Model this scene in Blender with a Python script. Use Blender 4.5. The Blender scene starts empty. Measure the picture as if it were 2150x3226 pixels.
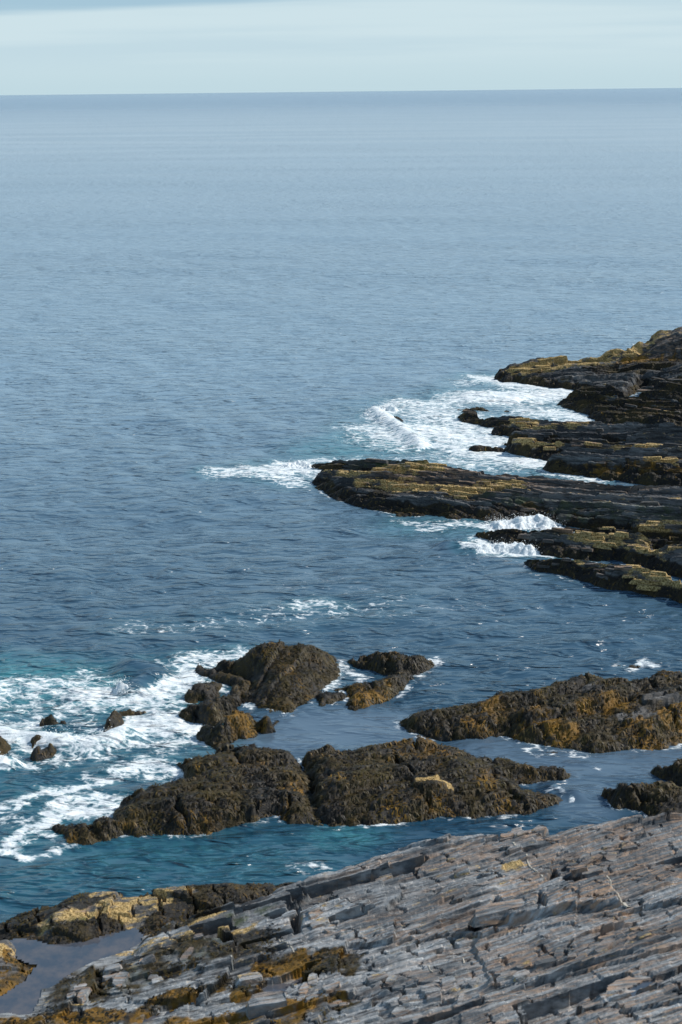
import bpy, math, random
import numpy as np
from mathutils import Matrix, Vector

R = math.radians
S = bpy.context.scene
COL = S.collection
rng = np.random.default_rng(7)
random.seed(7)

# ------------------------------------------------------------------ camera
CAM_H = 18.0
LENS = 50.0
PITCH = math.degrees(math.atan((0.5 - 0.0890) * 36 / LENS))
ROLL = -0.62
cam_data = bpy.data.cameras.new('camera')
cam = bpy.data.objects.new('camera', cam_data)
COL.objects.link(cam)
cam_data.sensor_fit = 'VERTICAL'
cam_data.sensor_height = 36.0
cam_data.lens = LENS
cam_data.clip_start = 0.5
cam_data.clip_end = 90000
MROT = Matrix.Rotation(R(90 - PITCH), 3, 'X') @ Matrix.Rotation(R(ROLL), 3, 'Z')
cam.matrix_world = Matrix.Translation((0, 0, CAM_H)) @ MROT.to_4x4()
cam_data.dof.use_dof = True
cam_data.dof.focus_distance = 85
cam_data.dof.aperture_fstop = 1.5
S.camera = cam

# ------------------------------------------------------------------ sun, sky, exposure
SUN_EL, SUN_AZ = 42.0, 76.0          # azimuth clockwise from the view direction (+Y)
sd = Vector((math.sin(R(SUN_AZ)) * math.cos(R(SUN_EL)), math.cos(R(SUN_AZ)) * math.cos(R(SUN_EL)), math.sin(R(SUN_EL))))
sun_data = bpy.data.lights.new('sun', 'SUN')
sun_data.energy = 4.6
sun_data.angle = R(0.5)
sun_data.color = (1.0, 0.95, 0.87)
sun = bpy.data.objects.new('sun', sun_data)
COL.objects.link(sun)
sun.rotation_euler = (-sd).to_track_quat('-Z', 'Y').to_euler()
sun.location = (30, 10, 60)

world = bpy.data.worlds.new('World')
S.world = world
world.use_nodes = True
wn, wl = world.node_tree.nodes, world.node_tree.links
wn.clear()
wout = wn.new('ShaderNodeOutputWorld')
bg = wn.new('ShaderNodeBackground')
bg.inputs['Strength'].default_value = 0.085
sky = wn.new('ShaderNodeTexSky')
sky.sky_type = 'NISHITA'
sky.sun_disc = False
sky.sun_elevation = R(SUN_EL)
sky.sun_rotation = R(SUN_AZ)
sky.altitude = 20
sky.air_density = 1.0
sky.dust_density = 0.6
sky.ozone_density = 2.0
tc = wn.new('ShaderNodeTexCoord')
sep = wn.new('ShaderNodeSeparateXYZ')
wl.new(tc.outputs['Generated'], sep.inputs[0])
# thin veil of high cloud over a clear sky: pale at the horizon, bluer and thinner overhead, with long soft streaks
def wmath(op, a, b):
    t = wn.new('ShaderNodeMath'); t.operation = op
    for k_, v_ in ((0, a), (1, b)):
        if isinstance(v_, (int, float)): t.inputs[k_].default_value = v_
        else: wl.new(v_, t.inputs[k_])
    return t.outputs[0]


def wramp(v, lo, hi, a, b):
    t = wn.new('ShaderNodeMapRange'); t.interpolation_type = 'SMOOTHSTEP'
    wl.new(v, t.inputs['Value'])
    for k_, v_ in (('From Min', lo), ('From Max', hi), ('To Min', a), ('To Max', b)): t.inputs[k_].default_value = v_
    return t.outputs[0]


def wmix(f, a, b):
    t = wn.new('ShaderNodeMix'); t.data_type = 'RGBA'
    wl.new(f, t.inputs['Factor'])
    for k_, v_ in (('A', a), ('B', b)):
        if isinstance(v_, tuple): t.inputs[k_].default_value = (*v_, 1)
        else: wl.new(v_, t.inputs[k_])
    return t.outputs['Result']


mp = wn.new('ShaderNodeMapping')
mp.inputs['Scale'].default_value = (2.0, 2.0, 46.0)
mp.inputs['Rotation'].default_value = (R(1.0), R(-1.8), 0)
mp.inputs['Location'].default_value = (0.0, 0.0, 0.0)
wl.new(tc.outputs['Generated'], mp.inputs['Vector'])
ns = wn.new('ShaderNodeTexNoise')
ns.inputs['Scale'].default_value = 1.0
ns.inputs['Detail'].default_value = 5
ns.inputs['Roughness'].default_value = 0.45
wl.new(mp.outputs[0], ns.inputs['Vector'])
elev = sep.outputs['Z']
edge_ = wmath('ADD', wmath('SUBTRACT', elev, wmath('MULTIPLY', sep.outputs['X'], 0.052)), wmath('MULTIPLY', wmath('SUBTRACT', ns.outputs[0], 0.5), 0.028))
streak = wmath('MULTIPLY', wramp(ns.outputs[0], 0.30, 0.55, 0.35, 0.9), wramp(edge_, 0.0575, 0.0655, 0.0, 1.0))
streak = wmath('MAXIMUM', streak, wmath('MULTIPLY', wramp(ns.outputs[0], 0.46, 0.60, 0.0, 0.25), wramp(elev, 0.01, 0.03, 0.0, 1.0)))
pale = wmix(wramp(elev, 0.0, 0.035, 0.0, 1.0), (6.2, 8.1, 8.85), (7.1, 8.8, 9.45))
pale = wmix(wramp(elev, 0.08, 0.34, 0.0, 1.0), pale, (5.9, 8.7, 11.2))
pale = wmix(wramp(elev, 0.36, 0.75, 0.0, 1.0), pale, (1.5, 3.0, 5.2))
streak = wmath('MULTIPLY', streak, wramp(elev, 0.08, 0.18, 1.0, 0.3))
veil = wmix(streak, pale, wmix(wramp(elev, 0.1, 0.6, 0.0, 1.0), (4.1, 6.3, 7.8), (1.4, 2.8, 4.8)))


class _M: pass


mixed = wmix(wramp(elev, 0.3, 0.95, 0.985, 0.4), sky.outputs[0], veil)
mix = _M(); mix.outputs = {'Result': mixed}
wl.new(mix.outputs['Result'], bg.inputs['Color'])
wl.new(bg.outputs[0], wout.inputs['Surface'])

S.view_settings.view_transform = 'Standard'
S.view_settings.look = 'None'
S.view_settings.exposure = 0.03
S.view_settings.gamma = 1.0
S.view_settings.use_curve_mapping = False
S.cycles.max_bounces = 6
S.cycles.sample_clamp_direct = 1.5
S.cycles.sample_clamp_indirect = 3.0
S.cycles.caustics_reflective = False
S.cycles.caustics_refractive = False

# ------------------------------------------------------------------ picture point -> world point at height z
MR = np.array(MROT)


def W(X, Y, z=0.0):
    u = (X / 2150.0 - 0.5) * 23.99 / LENS
    v = (0.5 - Y / 3226.0) * 36.0 / LENS
    d = MR @ np.array([u, v, -1.0])
    t = (z - CAM_H) / d[2]
    return (d[0] * t, d[1] * t, z)


def conv(ox, oy, s, k=1.0):
    return lambda lst: [W(ox + p[0] * s, oy + p[1] * s, k * p[2] if len(p) > 2 else 0.0) for p in lst]


Z1 = conv(900, 980, 1250 / 1568, 0.62)
Z2 = conv(0, 1900, 1100 / 1568, 0.50)
Z3 = conv(1050, 1900, 1100 / 1568, 0.52)
Z2H = conv(0, 1900, 1100 / 1568, 0.8)
Z4 = conv(0, 2550, 1100 / 1568)
Z5 = conv(1050, 2500, 1100 / 1568)
ZA = conv(1500, 1000, 650 / 1568)
ZB = conv(900, 1400, 700 / 1568)
ZC = conv(0, 2050, 700 / 1568)
ZD = conv(1500, 2550, 650 / 1568)
ZE = conv(500, 2850, 700 / 1568)
ZF = conv(0, 0, 1.0)


# ------------------------------------------------------------------ noise in numpy
def h2(i, j, seed=0):
    i = i.astype(np.int64); j = j.astype(np.int64)
    n = (i * 374761393 + j * 668265263 + seed * 1442695041) & 0xFFFFFFFF
    n = ((n ^ (n >> 13)) * 1274126177) & 0xFFFFFFFF
    n = ((n ^ (n >> 16)) * 2246822519) & 0xFFFFFFFF
    n = n ^ (n >> 15)
    return (n & 0xFFFFFF) / float(0xFFFFFF)


def perlin(x, y, seed=0):
    xi = np.floor(x); yi = np.floor(y)
    fx = x - xi; fy = y - yi
    u = fx * fx * fx * (fx * (fx * 6 - 15) + 10); v = fy * fy * fy * (fy * (fy * 6 - 15) + 10)

    def g(a, b):
        an = h2(xi + a, yi + b, seed) * 6.2831853
        return np.cos(an) * (fx - a) + np.sin(an) * (fy - b)
    n0 = g(0, 0) * (1 - u) + g(1, 0) * u
    n1 = g(0, 1) * (1 - u) + g(1, 1) * u
    return (n0 * (1 - v) + n1 * v) * 1.5


def fbm(x, y, octv=4, seed=0, gain=0.5, lac=2.03):
    a, s, t = 1.0, 0.0, 0.0
    for o in range(octv):
        s = s + a * perlin(x, y, seed + o * 17); t += a
        a *= gain; x = x * lac + 3.7; y = y * lac - 1.3
    return s / t


def ridged(x, y, octv=4, seed=0, gain=0.55):
    a, s, t = 1.0, 0.0, 0.0
    for o in range(octv):
        s = s + a * (1 - 2 * np.abs(perlin(x, y, seed + o * 13))); t += a
        a *= gain; x = x * 2.1 + 1.7; y = y * 2.1 + 5.3
    return s / t


def worley(x, y, seed=0):
    xi = np.floor(x); yi = np.floor(y)
    f1 = np.full(x.shape, 9.0); f2 = np.full(x.shape, 9.0); cid = np.zeros(x.shape)
    for a in (-1, 0, 1):
        for b in (-1, 0, 1):
            px = xi + a + h2(xi + a, yi + b, seed); py = yi + b + h2(xi + a, yi + b, seed + 5)
            d = np.hypot(px - x, py - y)
            nid = h2(xi + a, yi + b, seed + 9)
            closer = d < f1
            f2 = np.where(closer, f1, np.minimum(f2, d))
            cid = np.where(closer, nid, cid)
            f1 = np.where(closer, d, f1)
    return f1, f2, cid


def sstep(a, b, x):
    t = np.clip((x - a) / (b - a), 0, 1)
    return t * t * (3 - 2 * t)


def poly_field(px, py, poly):
    """signed distance (inside > 0) and height of the outline blended from its near segments"""
    P = np.array(poly)
    inside = np.zeros(px.shape, bool)
    dmin = np.full(px.shape, 1e9)
    wz = np.zeros(px.shape); ws = np.zeros(px.shape)
    n = len(P)
    for i in range(n):
        a, b = P[i], P[(i + 1) % n]
        ex, ey = b[0] - a[0], b[1] - a[1]
        L = ex * ex + ey * ey + 1e-9
        t = np.clip(((px - a[0]) * ex + (py - a[1]) * ey) / L, 0, 1)
        d = np.hypot(px - a[0] - t * ex, py - a[1] - t * ey)
        dmin = np.minimum(dmin, d)
        w = math.sqrt(L) / (d * d + 0.02) ** 2
        wz += w * (a[2] + t * (b[2] - a[2])); ws += w
        c = ((a[1] > py) != (b[1] > py)) & (px < (b[0] - a[0]) * (py - a[1]) / (b[1] - a[1] + 1e-12) + a[0])
        inside ^= c
    return np.where(inside, dmin, -dmin), wz / ws


def idw(px, py, pts, power=2.4):
    s = np.zeros(px.shape); w = np.zeros(px.shape)
    for (x, y, z) in pts:
        k = 1.0 / ((px - x) ** 2 + (py - y) ** 2 + 0.05) ** (power / 2)
        s += k * z; w += k
    return s / w


def stroke_field(px, py, pts, width):
    """1 on a polyline, falling to 0 at `width` metres (widths may differ per vertex)"""
    out = np.zeros(px.shape)
    if len(pts) == 1:
        pts = pts + pts
    for i in range(len(pts) - 1):
        a, b = pts[i], pts[i + 1]
        ex, ey = b[0] - a[0], b[1] - a[1]
        L = ex * ex + ey * ey + 1e-9
        t = np.clip(((px - a[0]) * ex + (py - a[1]) * ey) / L, 0, 1)
        d = np.hypot(px - a[0] - t * ex, py - a[1] - t * ey)
        out = np.maximum(out, 1 - np.clip(d / width, 0, 1))
    return out


# ------------------------------------------------------------------ mesh helpers
def mesh_np(name, co, quads, attrs=None, smooth=True):
    me = bpy.data.meshes.new(name)
    co = np.asarray(co, np.float32); quads = np.asarray(quads, np.int32)
    nv, nf, k = len(co), len(quads), quads.shape[1]
    me.vertices.add(nv); me.vertices.foreach_set('co', co.ravel())
    me.loops.add(nf * k); me.loops.foreach_set('vertex_index', quads.ravel())
    me.polygons.add(nf)
    me.polygons.foreach_set('loop_start', np.arange(0, nf * k, k, dtype=np.int32))
    me.polygons.foreach_set('loop_total', np.full(nf, k, np.int32))
    me.polygons.foreach_set('use_smooth', np.full(nf, smooth, bool))
    for an, av in (attrs or {}).items():
        at = me.attributes.new(an, 'FLOAT', 'POINT')
        at.data.foreach_set('value', np.asarray(av, np.float32).ravel())
    me.update(calc_edges=True)
    me.validate()
    return me


def link(name, me, mat, parent=None, loc=(0, 0, 0)):
    o = bpy.data.objects.new(name, me)
    COL.objects.link(o)
    if mat and len(me.materials) == 0:
        me.materials.append(mat)
    if parent:
        o.parent = parent
    o.location = loc
    return o


def tag(o, label=None, cat=None, group=None, kind=None):
    if label: o['label'] = label
    if cat: o['category'] = cat
    if group: o['group'] = group
    if kind: o['kind'] = kind
    return o


# ------------------------------------------------------------------ materials
class NT:
    def __init__(self, name):
        self.m = bpy.data.materials.new(name)
        self.m.use_nodes = True
        self.n = self.m.node_tree.nodes; self.l = self.m.node_tree.links
        self.b = self.n['Principled BSDF']
        self.geo = self.n.new('ShaderNodeNewGeometry')
        self.pos = self.geo.outputs['Position']

    def val(self, node, key, v):
        if v is None: return
        if hasattr(v, 'links') or isinstance(v, bpy.types.NodeSocket):
            self.l.new(v, node.inputs[key])
        else:
            node.inputs[key].default_value = v

    def attr(self, name):
        a = self.n.new('ShaderNodeAttribute'); a.attribute_name = name
        return a.outputs['Fac']

    def mapping(self, scale=(1, 1, 1), rot=0.0, vec=None, rotx=0.0):
        m1 = self.n.new('ShaderNodeMapping'); m1.vector_type = 'POINT'
        m1.inputs['Rotation'].default_value = (rotx, 0, rot)
        self.l.new(vec or self.pos, m1.inputs['Vector'])
        m2 = self.n.new('ShaderNodeMapping')
        m2.inputs['Scale'].default_value = scale
        self.l.new(m1.outputs[0], m2.inputs['Vector'])
        return m2.outputs[0]

    def noise(self, vec, scale=1.0, detail=3, rough=0.5, dist=0.0):
        t = self.n.new('ShaderNodeTexNoise')
        t.inputs['Scale'].default_value = scale; t.inputs['Detail'].default_value = detail
        t.inputs['Roughness'].default_value = rough; t.inputs['Distortion'].default_value = dist
        self.l.new(vec, t.inputs['Vector'])
        return t.outputs[0]

    def voro(self, vec, scale=1.0, feature='F1'):
        t = self.n.new('ShaderNodeTexVoronoi'); t.feature = feature
        t.inputs['Scale'].default_value = scale
        self.l.new(vec, t.inputs['Vector'])
        return t.outputs['Distance']

    def math(self, op, a, b=0.0, c=None):
        t = self.n.new('ShaderNodeMath'); t.operation = op
        self.val(t, 0, a); self.val(t, 1, b)
        if c is not None: self.val(t, 2, c)
        return t.outputs[0]

    def ramp(self, v, lo, hi, a=0.0, b=1.0, smooth=True):
        t = self.n.new('ShaderNodeMapRange')
        if smooth: t.interpolation_type = 'SMOOTHSTEP'
        self.val(t, 'Value', v); self.val(t, 'From Min', lo); self.val(t, 'From Max', hi)
        self.val(t, 'To Min', a); self.val(t, 'To Max', b)
        return t.outputs[0]

    def mix(self, f, a, b):
        t = self.n.new('ShaderNodeMix'); t.data_type = 'RGBA'
        self.val(t, 'Factor', f)
        for k, v in (('A', a), ('B', b)):
            if isinstance(v, tuple): v = (*v, 1) if len(v) == 3 else v
            self.val(t, k, v)
        return t.outputs['Result']

    def bump(self, h, strength, dist=0.1, normal=None):
        t = self.n.new('ShaderNodeBump')
        self.val(t, 'Strength', strength); self.val(t, 'Distance', dist)
        self.l.new(h, t.inputs['Height'])
        if normal is not None: self.l.new(normal, t.inputs['Normal'])
        return t.outputs[0]

    def out(self, color=None, rough=None, normal=None, spec=None):
        if color is not None: self.val(self.b, 'Base Color', (*color, 1) if isinstance(color, tuple) else color)
        if rough is not None: self.val(self.b, 'Roughness', rough)
        if spec is not None: self.val(self.b, 'Specular IOR Level', spec)
        if normal is not None: self.l.new(normal, self.b.inputs['Normal'])
        return self.m


def ang(p, q):
    return math.atan2(q[1] - p[1], q[0] - p[0])


_f = Z5([(200, 700, 2.5), (1300, 520, 3.2)])
STRIKE_FG = ang(_f[0], _f[1]) + R(6)
_f = Z1([(300, 690, 1.0), (1500, 770, 1.5)])
STRIKE_FAR = ang(_f[0], _f[1])
_f = Z2([(700, 930, 1.0), (1300, 860, 1.0)])
STRIKE_MID = ang(_f[0], _f[1])
print('strikes', [round(math.degrees(a), 1) for a in (STRIKE_FG, STRIKE_FAR, STRIKE_MID)])


def rock_material(name, strike, grey=(0.112, 0.124, 0.136), fine=1.0, dark=(0.030, 0.027, 0.024), bumpk=1.0, lightgrey=(0.47, 0.485, 0.49)):
    t = NT(name)
    weed, ochre, rust, green = t.attr('weed'), t.attr('ochre'), t.attr('rust'), t.attr('green')
    ZK = 0.28 if fine == 1.0 and name == 'slate' else 1.0
    st = t.mapping((0.8 * fine, 9 * fine, ZK * 6 * fine), -strike)
    st2 = t.mapping((3.5 * fine, 30 * fine, ZK * 22 * fine), -strike)
    n1 = t.noise(st, 1.0, 5, 0.62, 0.15)
    n2 = t.noise(st2, 1.0, 3, 0.6)
    big = t.noise(t.mapping((0.5 * fine, 0.9 * fine, 0.9 * fine), -strike), 1.0, 4, 0.6)
    spk = t.noise(t.pos, 26 * fine, 3, 0.65)
    tone = t.ramp(t.math('ADD', t.math('MULTIPLY', n1, 0.6), t.math('MULTIPLY', n2, 0.4)), 0.36, 0.64)
    c = t.mix(tone, tuple(v * 0.42 for v in grey), lightgrey)
    c = t.mix(t.ramp(big, 0.42, 0.66, 0.0, 0.85), c, tuple(v * 0.62 for v in grey))
    blk = t.attr('block')
    c = t.mix(t.ramp(blk, 0.15, 0.75, 0.45, 0.0), c, tuple(v * 0.55 for v in grey))
    # rusty brown stain that follows the bedding
    rn = t.noise(t.mapping((0.9 * fine, 7 * fine, ZK * 7 * fine), -strike), 1.3, 5, 0.65, 0.8)
    rf = t.math('MULTIPLY', t.ramp(rn, 0.46, 0.58), rust)
    c = t.mix(rf, c, t.mix(spk, (0.22, 0.135, 0.085), (0.50, 0.34, 0.23)))
    # ochre crust (barnacles and lichen)
    on = t.noise(t.mapping((1.2 * fine, 3.5 * fine, 3.5 * fine), -strike), 1.7, 5, 0.7)
    of = t.ramp(t.math('ADD', t.math('ADD', on, t.math('MULTIPLY', ochre, 0.42)), t.math('MULTIPLY', t.attr('block'), 0.22)), 0.74, 0.88)
    oc = t.mix(t.ramp(spk, 0.35, 0.65), (0.15, 0.095, 0.025), (0.62, 0.44, 0.20))
    c = t.mix(of, c, oc)
    gf = t.math('MULTIPLY', t.ramp(t.noise(t.pos, 3.1 * fine, 4, 0.7), 0.42, 0.6), green)
    c = t.mix(gf, c, (0.045, 0.065, 0.016))
    # dark wet weedy zone
    wn_ = t.noise(t.pos, 5.0 * fine, 5, 0.7)
    wp = t.noise(t.pos, 1.3 * fine, 4, 0.6)
    wf = t.ramp(t.math('ADD', t.math('MULTIPLY', wn_, 0.5), weed), 0.62, 0.92)
    wc = t.mix(t.ramp(wp, 0.44, 0.64), dark, (0.048, 0.034, 0.012))
    wc = t.mix(t.ramp(t.noise(t.pos, 11 * fine, 3, 0.7), 0.56, 0.70), wc, (0.13, 0.080, 0.018))
    wc = t.mix(t.ramp(t.math('ADD', t.noise(t.pos, 2.3 * fine, 4, 0.7), t.math('MULTIPLY', t.attr('amber'), 0.45)), 0.72, 0.95), wc, (0.19, 0.100, 0.014))
    c = t.mix(wf, c, wc)
    nb = t.bump(n1, 0.28 * bumpk, 0.06 / fine)
    nb = t.bump(n2, 0.5 * bumpk, 0.03 / fine, nb)
    nb = t.bump(t.noise(t.pos, 9 * fine, 5, 0.7), 0.45 * bumpk, 0.08 / fine, nb)
    rough = t.ramp(wf, 0, 1, 0.75, 0.55)
    return t.out(c, rough, nb, 0.25)


M_SLAB = rock_material('slate', STRIKE_FG, fine=1.0)
M_MID = rock_material('weedy_rock', STRIKE_MID, fine=1.0, grey=(0.10, 0.10, 0.10), lightgrey=(0.25, 0.24, 0.23), bumpk=1.3)
M_FAR = rock_material('ledge_rock', STRIKE_FAR, fine=0.62, grey=(0.055, 0.056, 0.060), lightgrey=(0.20, 0.20, 0.20), dark=(0.013, 0.011, 0.010), bumpk=1.8)


def weed_material():
    t = NT('seaweed')
    tone, hue = t.attr('tone'), t.attr('hue')
    c = t.mix(tone, (0.004, 0.0035, 0.0025), (0.078, 0.058, 0.017))
    c = t.mix(t.ramp(hue, 0.42, 1.0), c, t.mix(tone, (0.060, 0.034, 0.006), (0.25, 0.138, 0.020)))
    m = t.out(c, 0.55, None, 0.25)
    return m


M_WEED = weed_material()

# ------------------------------------------------------------------ rocks
ROCKS = []           # outlines kept for the sea (wet rim foam, calm water)


def strata(u, v, wu, wv, seed, warp=0.35):
    """irregular bricks of layered rock: returns (block value, distance to its joint, fraction across the layer)"""
    vv = v / wv + warp * fbm(u / (wu * 2.5), v / (wv * 3), 3, seed)
    vi = np.floor(vv); fv = vv - vi
    ln = wu * (0.55 + 1.1 * h2(vi, vi * 0 + 3, seed))
    uu = u / ln + 7.3 * h2(vi, vi * 0 + 11, seed) + 0.16 * fbm(u / wu, v / wv * 1.3, 2, seed + 4) + 0.25 * (fv - 0.5) * (h2(vi, vi * 0 + 5, seed) - 0.2)
    ui = np.floor(uu); fu = uu - ui
    du = np.minimum(fu, 1 - fu) * ln
    return h2(vi, ui, seed + 21), du, fv, h2(vi, vi * 0 + 1, seed + 31), fu, h2(vi, ui, seed + 77)


def block_mesh(name, sx, sy, sz, seed, tilt=0.0, och=0.0, weedv=0.0):
    r = random.Random(seed)
    co = []
    for z_, kx in ((0, 1.0), (1, 0.86)):
        base_ = [(-1, -1), (-0.35, -1.08), (0.45, -0.95), (1, -0.8), (1.05, 0.2), (0.8, 1), (-0.2, 1.07), (-0.95, 0.85), (-1.08, 0)]
        for i, (a, b) in enumerate(base_):
            co.append((a * sx * kx * (0.88 + 0.24 * r.random()), b * sy * kx * (0.88 + 0.24 * r.random()), (z_ * sz * (0.8 + 0.35 * r.random()) if z_ else -sz * 0.8) + a * tilt * sx))
    n = 9
    f = [tuple(range(n, 2 * n))] + [tuple(range(n - 1, -1, -1))]
    f += [(i, (i + 1) % n, n + (i + 1) % n, n + i) for i in range(n)]
    me = bpy.data.meshes.new(name)
    me.from_pydata(co, [], f)
    for an, v in (('weed', weedv), ('ochre', och), ('rust', r.choice((0.1, 0.4, 0.9))), ('green', 0.0), ('block', 0.3 + 0.7 * r.random()), ('amber', 0.0)):
        at = me.attributes.new(an, 'FLOAT', 'POINT')
        at.data.foreach_set('value', np.full(len(co), v, np.float32))
    me.update()
    return me


far_variants = {}
for i_ in range(5):
    far_variants['ochre%d' % i_] = block_mesh('rock_block', 0.24, 0.11, 0.11, 700 + i_, 0.06, 0.45 + 0.1 * i_, 0.0)
    far_variants['dark%d' % i_] = block_mesh('rock_block', 0.24, 0.11, 0.10, 720 + i_, 0.06, 0.1, 0.45)


def rock(name, label, cat, outline, ctrl=(), cell=0.06, s_in=1.6, s_out=3.0, style='weed', strike=0.0, amp=1.0,
         mat=None, edge_noise=0.22, weed=None, weed_top=1.2, spots=(), group=None, basins=(), blades=0, seed=1,
         k=7.0, zmin=-0.45, blade_len=0.11, smooth=None, patch=(), blocks=0, bsize=1.0, grow=0.0, fit=None):
    P = np.array(outline)
    cs, sn = math.cos(strike), math.sin(strike)
    cv = cell * (0.75 if style in ('strata', 'slab') else 1.0)
    PU = P[:, 0] * cs + P[:, 1] * sn; PV = -P[:, 0] * sn + P[:, 1] * cs
    x0, x1 = PU.min() - 0.7, PU.max() + 0.7
    y0, y1 = PV.min() - 0.9, PV.max() + 0.9
    nx, ny = int((x1 - x0) / cell) + 2, int((y1 - y0) / cv) + 2
    gu, gv = np.meshgrid(x0 + np.arange(nx) * cell, y0 + np.arange(ny) * cv)
    sh = gu.shape
    gu = gu.ravel(); gv = gv.ravel()
    gx = gu * cs - gv * sn; gy = gu * sn + gv * cs
    d, zb = poly_field(gx, gy, outline)
    d = d + grow + edge_noise * (fbm(gx * 1.1, gy * 1.1, 3, seed) * 1.3 + 0.35 * fbm(gx * 5, gy * 5, 3, seed + 2))
    zlim = min(0.10, 0.5 * max(p[2] for p in outline))
    pl_pts = [p for p in outline if p[2] > zlim] + list(ctrl)
    plat = idw(gx, gy, pl_pts)
    if fit:      # one broad, gently curved sheet through the control heights
        Q_ = np.array([p for p in pl_pts if abs(p[0]) < 14 and p[1] < 36])
        def basis(x, y): return np.stack([np.ones_like(x), x, y, x * x, x * y, y * y], -1)
        co_, *_ = np.linalg.lstsq(basis(Q_[:, 0], Q_[:, 1]), Q_[:, 2], rcond=None)
        res = [(p[0], p[1], p[2] - float(basis(np.array(p[0]), np.array(p[1])) @ co_)) for p in Q_]
        plat = basis(gx, gy) @ co_ + fit * idw(gx, gy, res, 1.6)
    edge = zb + np.where(d > 0, d * s_in, d * s_out) - 0.06
    h = -np.log(np.exp(-k * np.clip(plat, -5, 8)) + np.exp(-k * np.clip(edge, -5, 8))) / k
    cs, sn = math.cos(strike), math.sin(strike)
    u = gx * cs + gy * sn
    v = -gx * sn + gy * cs
    env = sstep(-0.25, 0.5, h)
    block = np.full(gx.shape, 0.5)
    jx = np.zeros(gx.shape); jy = np.zeros(gx.shape)
    if style == 'weed':
        ms = STRIKE_MID + 0.12
        um = gx * math.cos(ms) + gy * math.sin(ms); vm_ = -gx * math.sin(ms) + gy * math.cos(ms)
        b1, du, fv, hv, fu, b2 = strata(um, vm_, 2.6, 1.1, seed, 0.7)
        h = h + amp * env * (0.34 * (0.5 - fv) * sstep(0, 0.2, fv) * (0.3 + hv) + 0.24 * (b1 - 0.5) - 0.28 * (du < 0.12) * (b2 > 0.4))
        c1, du2, fv2, hv2, fu2, c2 = strata(um, vm_, 0.85, 0.36, seed + 50, 0.8)
        h = h + amp * env * (0.14 * (0.5 - fv2) * (0.4 + hv2) + 0.16 * (c1 - 0.5))
        f1, f2, cid = worley(gx * 0.9 + 0.5 * fbm(gx, gy, 2, seed + 1), gy * 0.75, seed + 3)
        h = h + amp * env * (0.12 * (0.55 - f1) + 0.16 * fbm(gx * 0.8, gy * 0.8, 3, seed + 4))
        h = h + amp * (0.10 * fbm(gx * 5.5, gy * 5.5, 3, seed + 7) + 0.035 * ridged(gx * 13, gy * 13, 2, seed + 8))
    elif style == 'strata':
        b1, du, fv, hv, fu, b2 = strata(u, v, 6.0, 0.95, seed, 0.25)
        stair = sstep(0.0, 0.22, fv)
        h = h + amp * env * (0.40 * (0.5 - fv) * stair * (0.5 + hv) + 0.22 * (b1 - 0.5))
        c1, du2, fv2, hv2, fu2, c2 = strata(u, v, 2.0, 0.31, seed + 50, 0.3)
        h = h + amp * env * (0.22 * (0.5 - fv2) * (0.4 + hv2) + 0.22 * (c1 - 0.5) - 0.10 * (du2 < 0.06) * (c2 > 0.4))
        e1, du3, fv3, hv3, fu3, e2 = strata(u, v, 0.8, 0.16, seed + 90)
        h = h + amp * (0.06 * (e1 - 0.5) + 0.07 * fbm(gx * 4, gy * 4, 3, seed + 5))
        h = h - amp * env * 0.35 * (b2 > 0.86)
        block = 0.5 * c1 + 0.5 * b1
    elif style == 'slab':
        wz = 0.08 * fbm(gx * 0.5, gy * 0.5, 3, seed + 5)
        g1, gdu, gfv, ghv, gfu, g2 = strata(u * 0.94 - v * 0.34, v * 0.94 + u * 0.34, 2.6, 1.9, seed + 31, 0.5)
        h = h + amp * env * (0.26 * (gfu - 0.5) * (g1 - 0.35) + 0.22 * (gfv - 0.5) * (g2 - 0.6) + 0.10 * (g1 - 0.5))
        b1, du, fv, hv, fu, b2 = strata(u, v, 3.8, 1.0, seed, 0.14)
        bl = sstep(0.0, 0.10, fv)
        h = h + amp * env * (wz + 0.08 * (0.5 - fv) * bl * np.maximum(hv * 2 - 0.9, 0) + 0.05 * (b1 - 0.5) + 0.07 * (fu - 0.5) * (b2 > 0.55))
        c1, du2, fv2, hv2, fu2, c2 = strata(u, v, 1.0, 0.30, seed + 50, 0.2)
        reg = sstep(-0.02, 0.26, fbm(u * 0.45, v * 0.8, 3, seed + 70))      # some stretches broken, some whole
        h = h + amp * env * ((0.5 - fv2) * 0.04 * (0.1 + hv2) * (0.3 + reg) + (c1 - 0.5) * 0.13 * (0.08 + 0.92 * reg)
                             + 0.06 * (fu2 - 0.5) * (c2 > 0.45) * (0.2 + 0.8 * reg))
        h = h - amp * env * 0.30 * (du2 < 0.040) * (c2 > 0.55) * (0.2 + 0.8 * reg)
        h = h - amp * env * 0.30 * ((b2 > 0.76) & (c2 > 0.55)) * sstep(0.0, 0.12, du)
        h = h - amp * env * 0.18 * (du < 0.04) * (b2 > 0.3)
        e1, du3, fv3, hv3, fu3, e2 = strata(u, v, 0.42, 0.10, seed + 90, 0.35)
        h = h + amp * (0.028 * (e1 - 0.5) * (0.25 + reg) + 0.02 * (fu3 - 0.5)) + 0.018 * fbm(gx * 7, gy * 7, 3, seed + 9)
        block = 0.45 * c1 + 0.3 * b1 + 0.25 * e1
    elif style == 'dip':       # one big tilted slab with a broken layered side
        b1, du, fv, hv, fu, b2 = strata(u, v, 3.0, 0.7, seed)
        h = h + amp * env * (0.20 * (0.5 - fv) * (0.4 + hv) + 0.14 * (b1 - 0.5))
        f1, f2, cid = worley(gx * 2.2, gy * 2.2, seed + 6)
        h = h + amp * env * (0.09 * (0.5 - f1) + 0.10 * fbm(gx * 1.2, gy * 1.2, 3, seed + 4))
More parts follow.
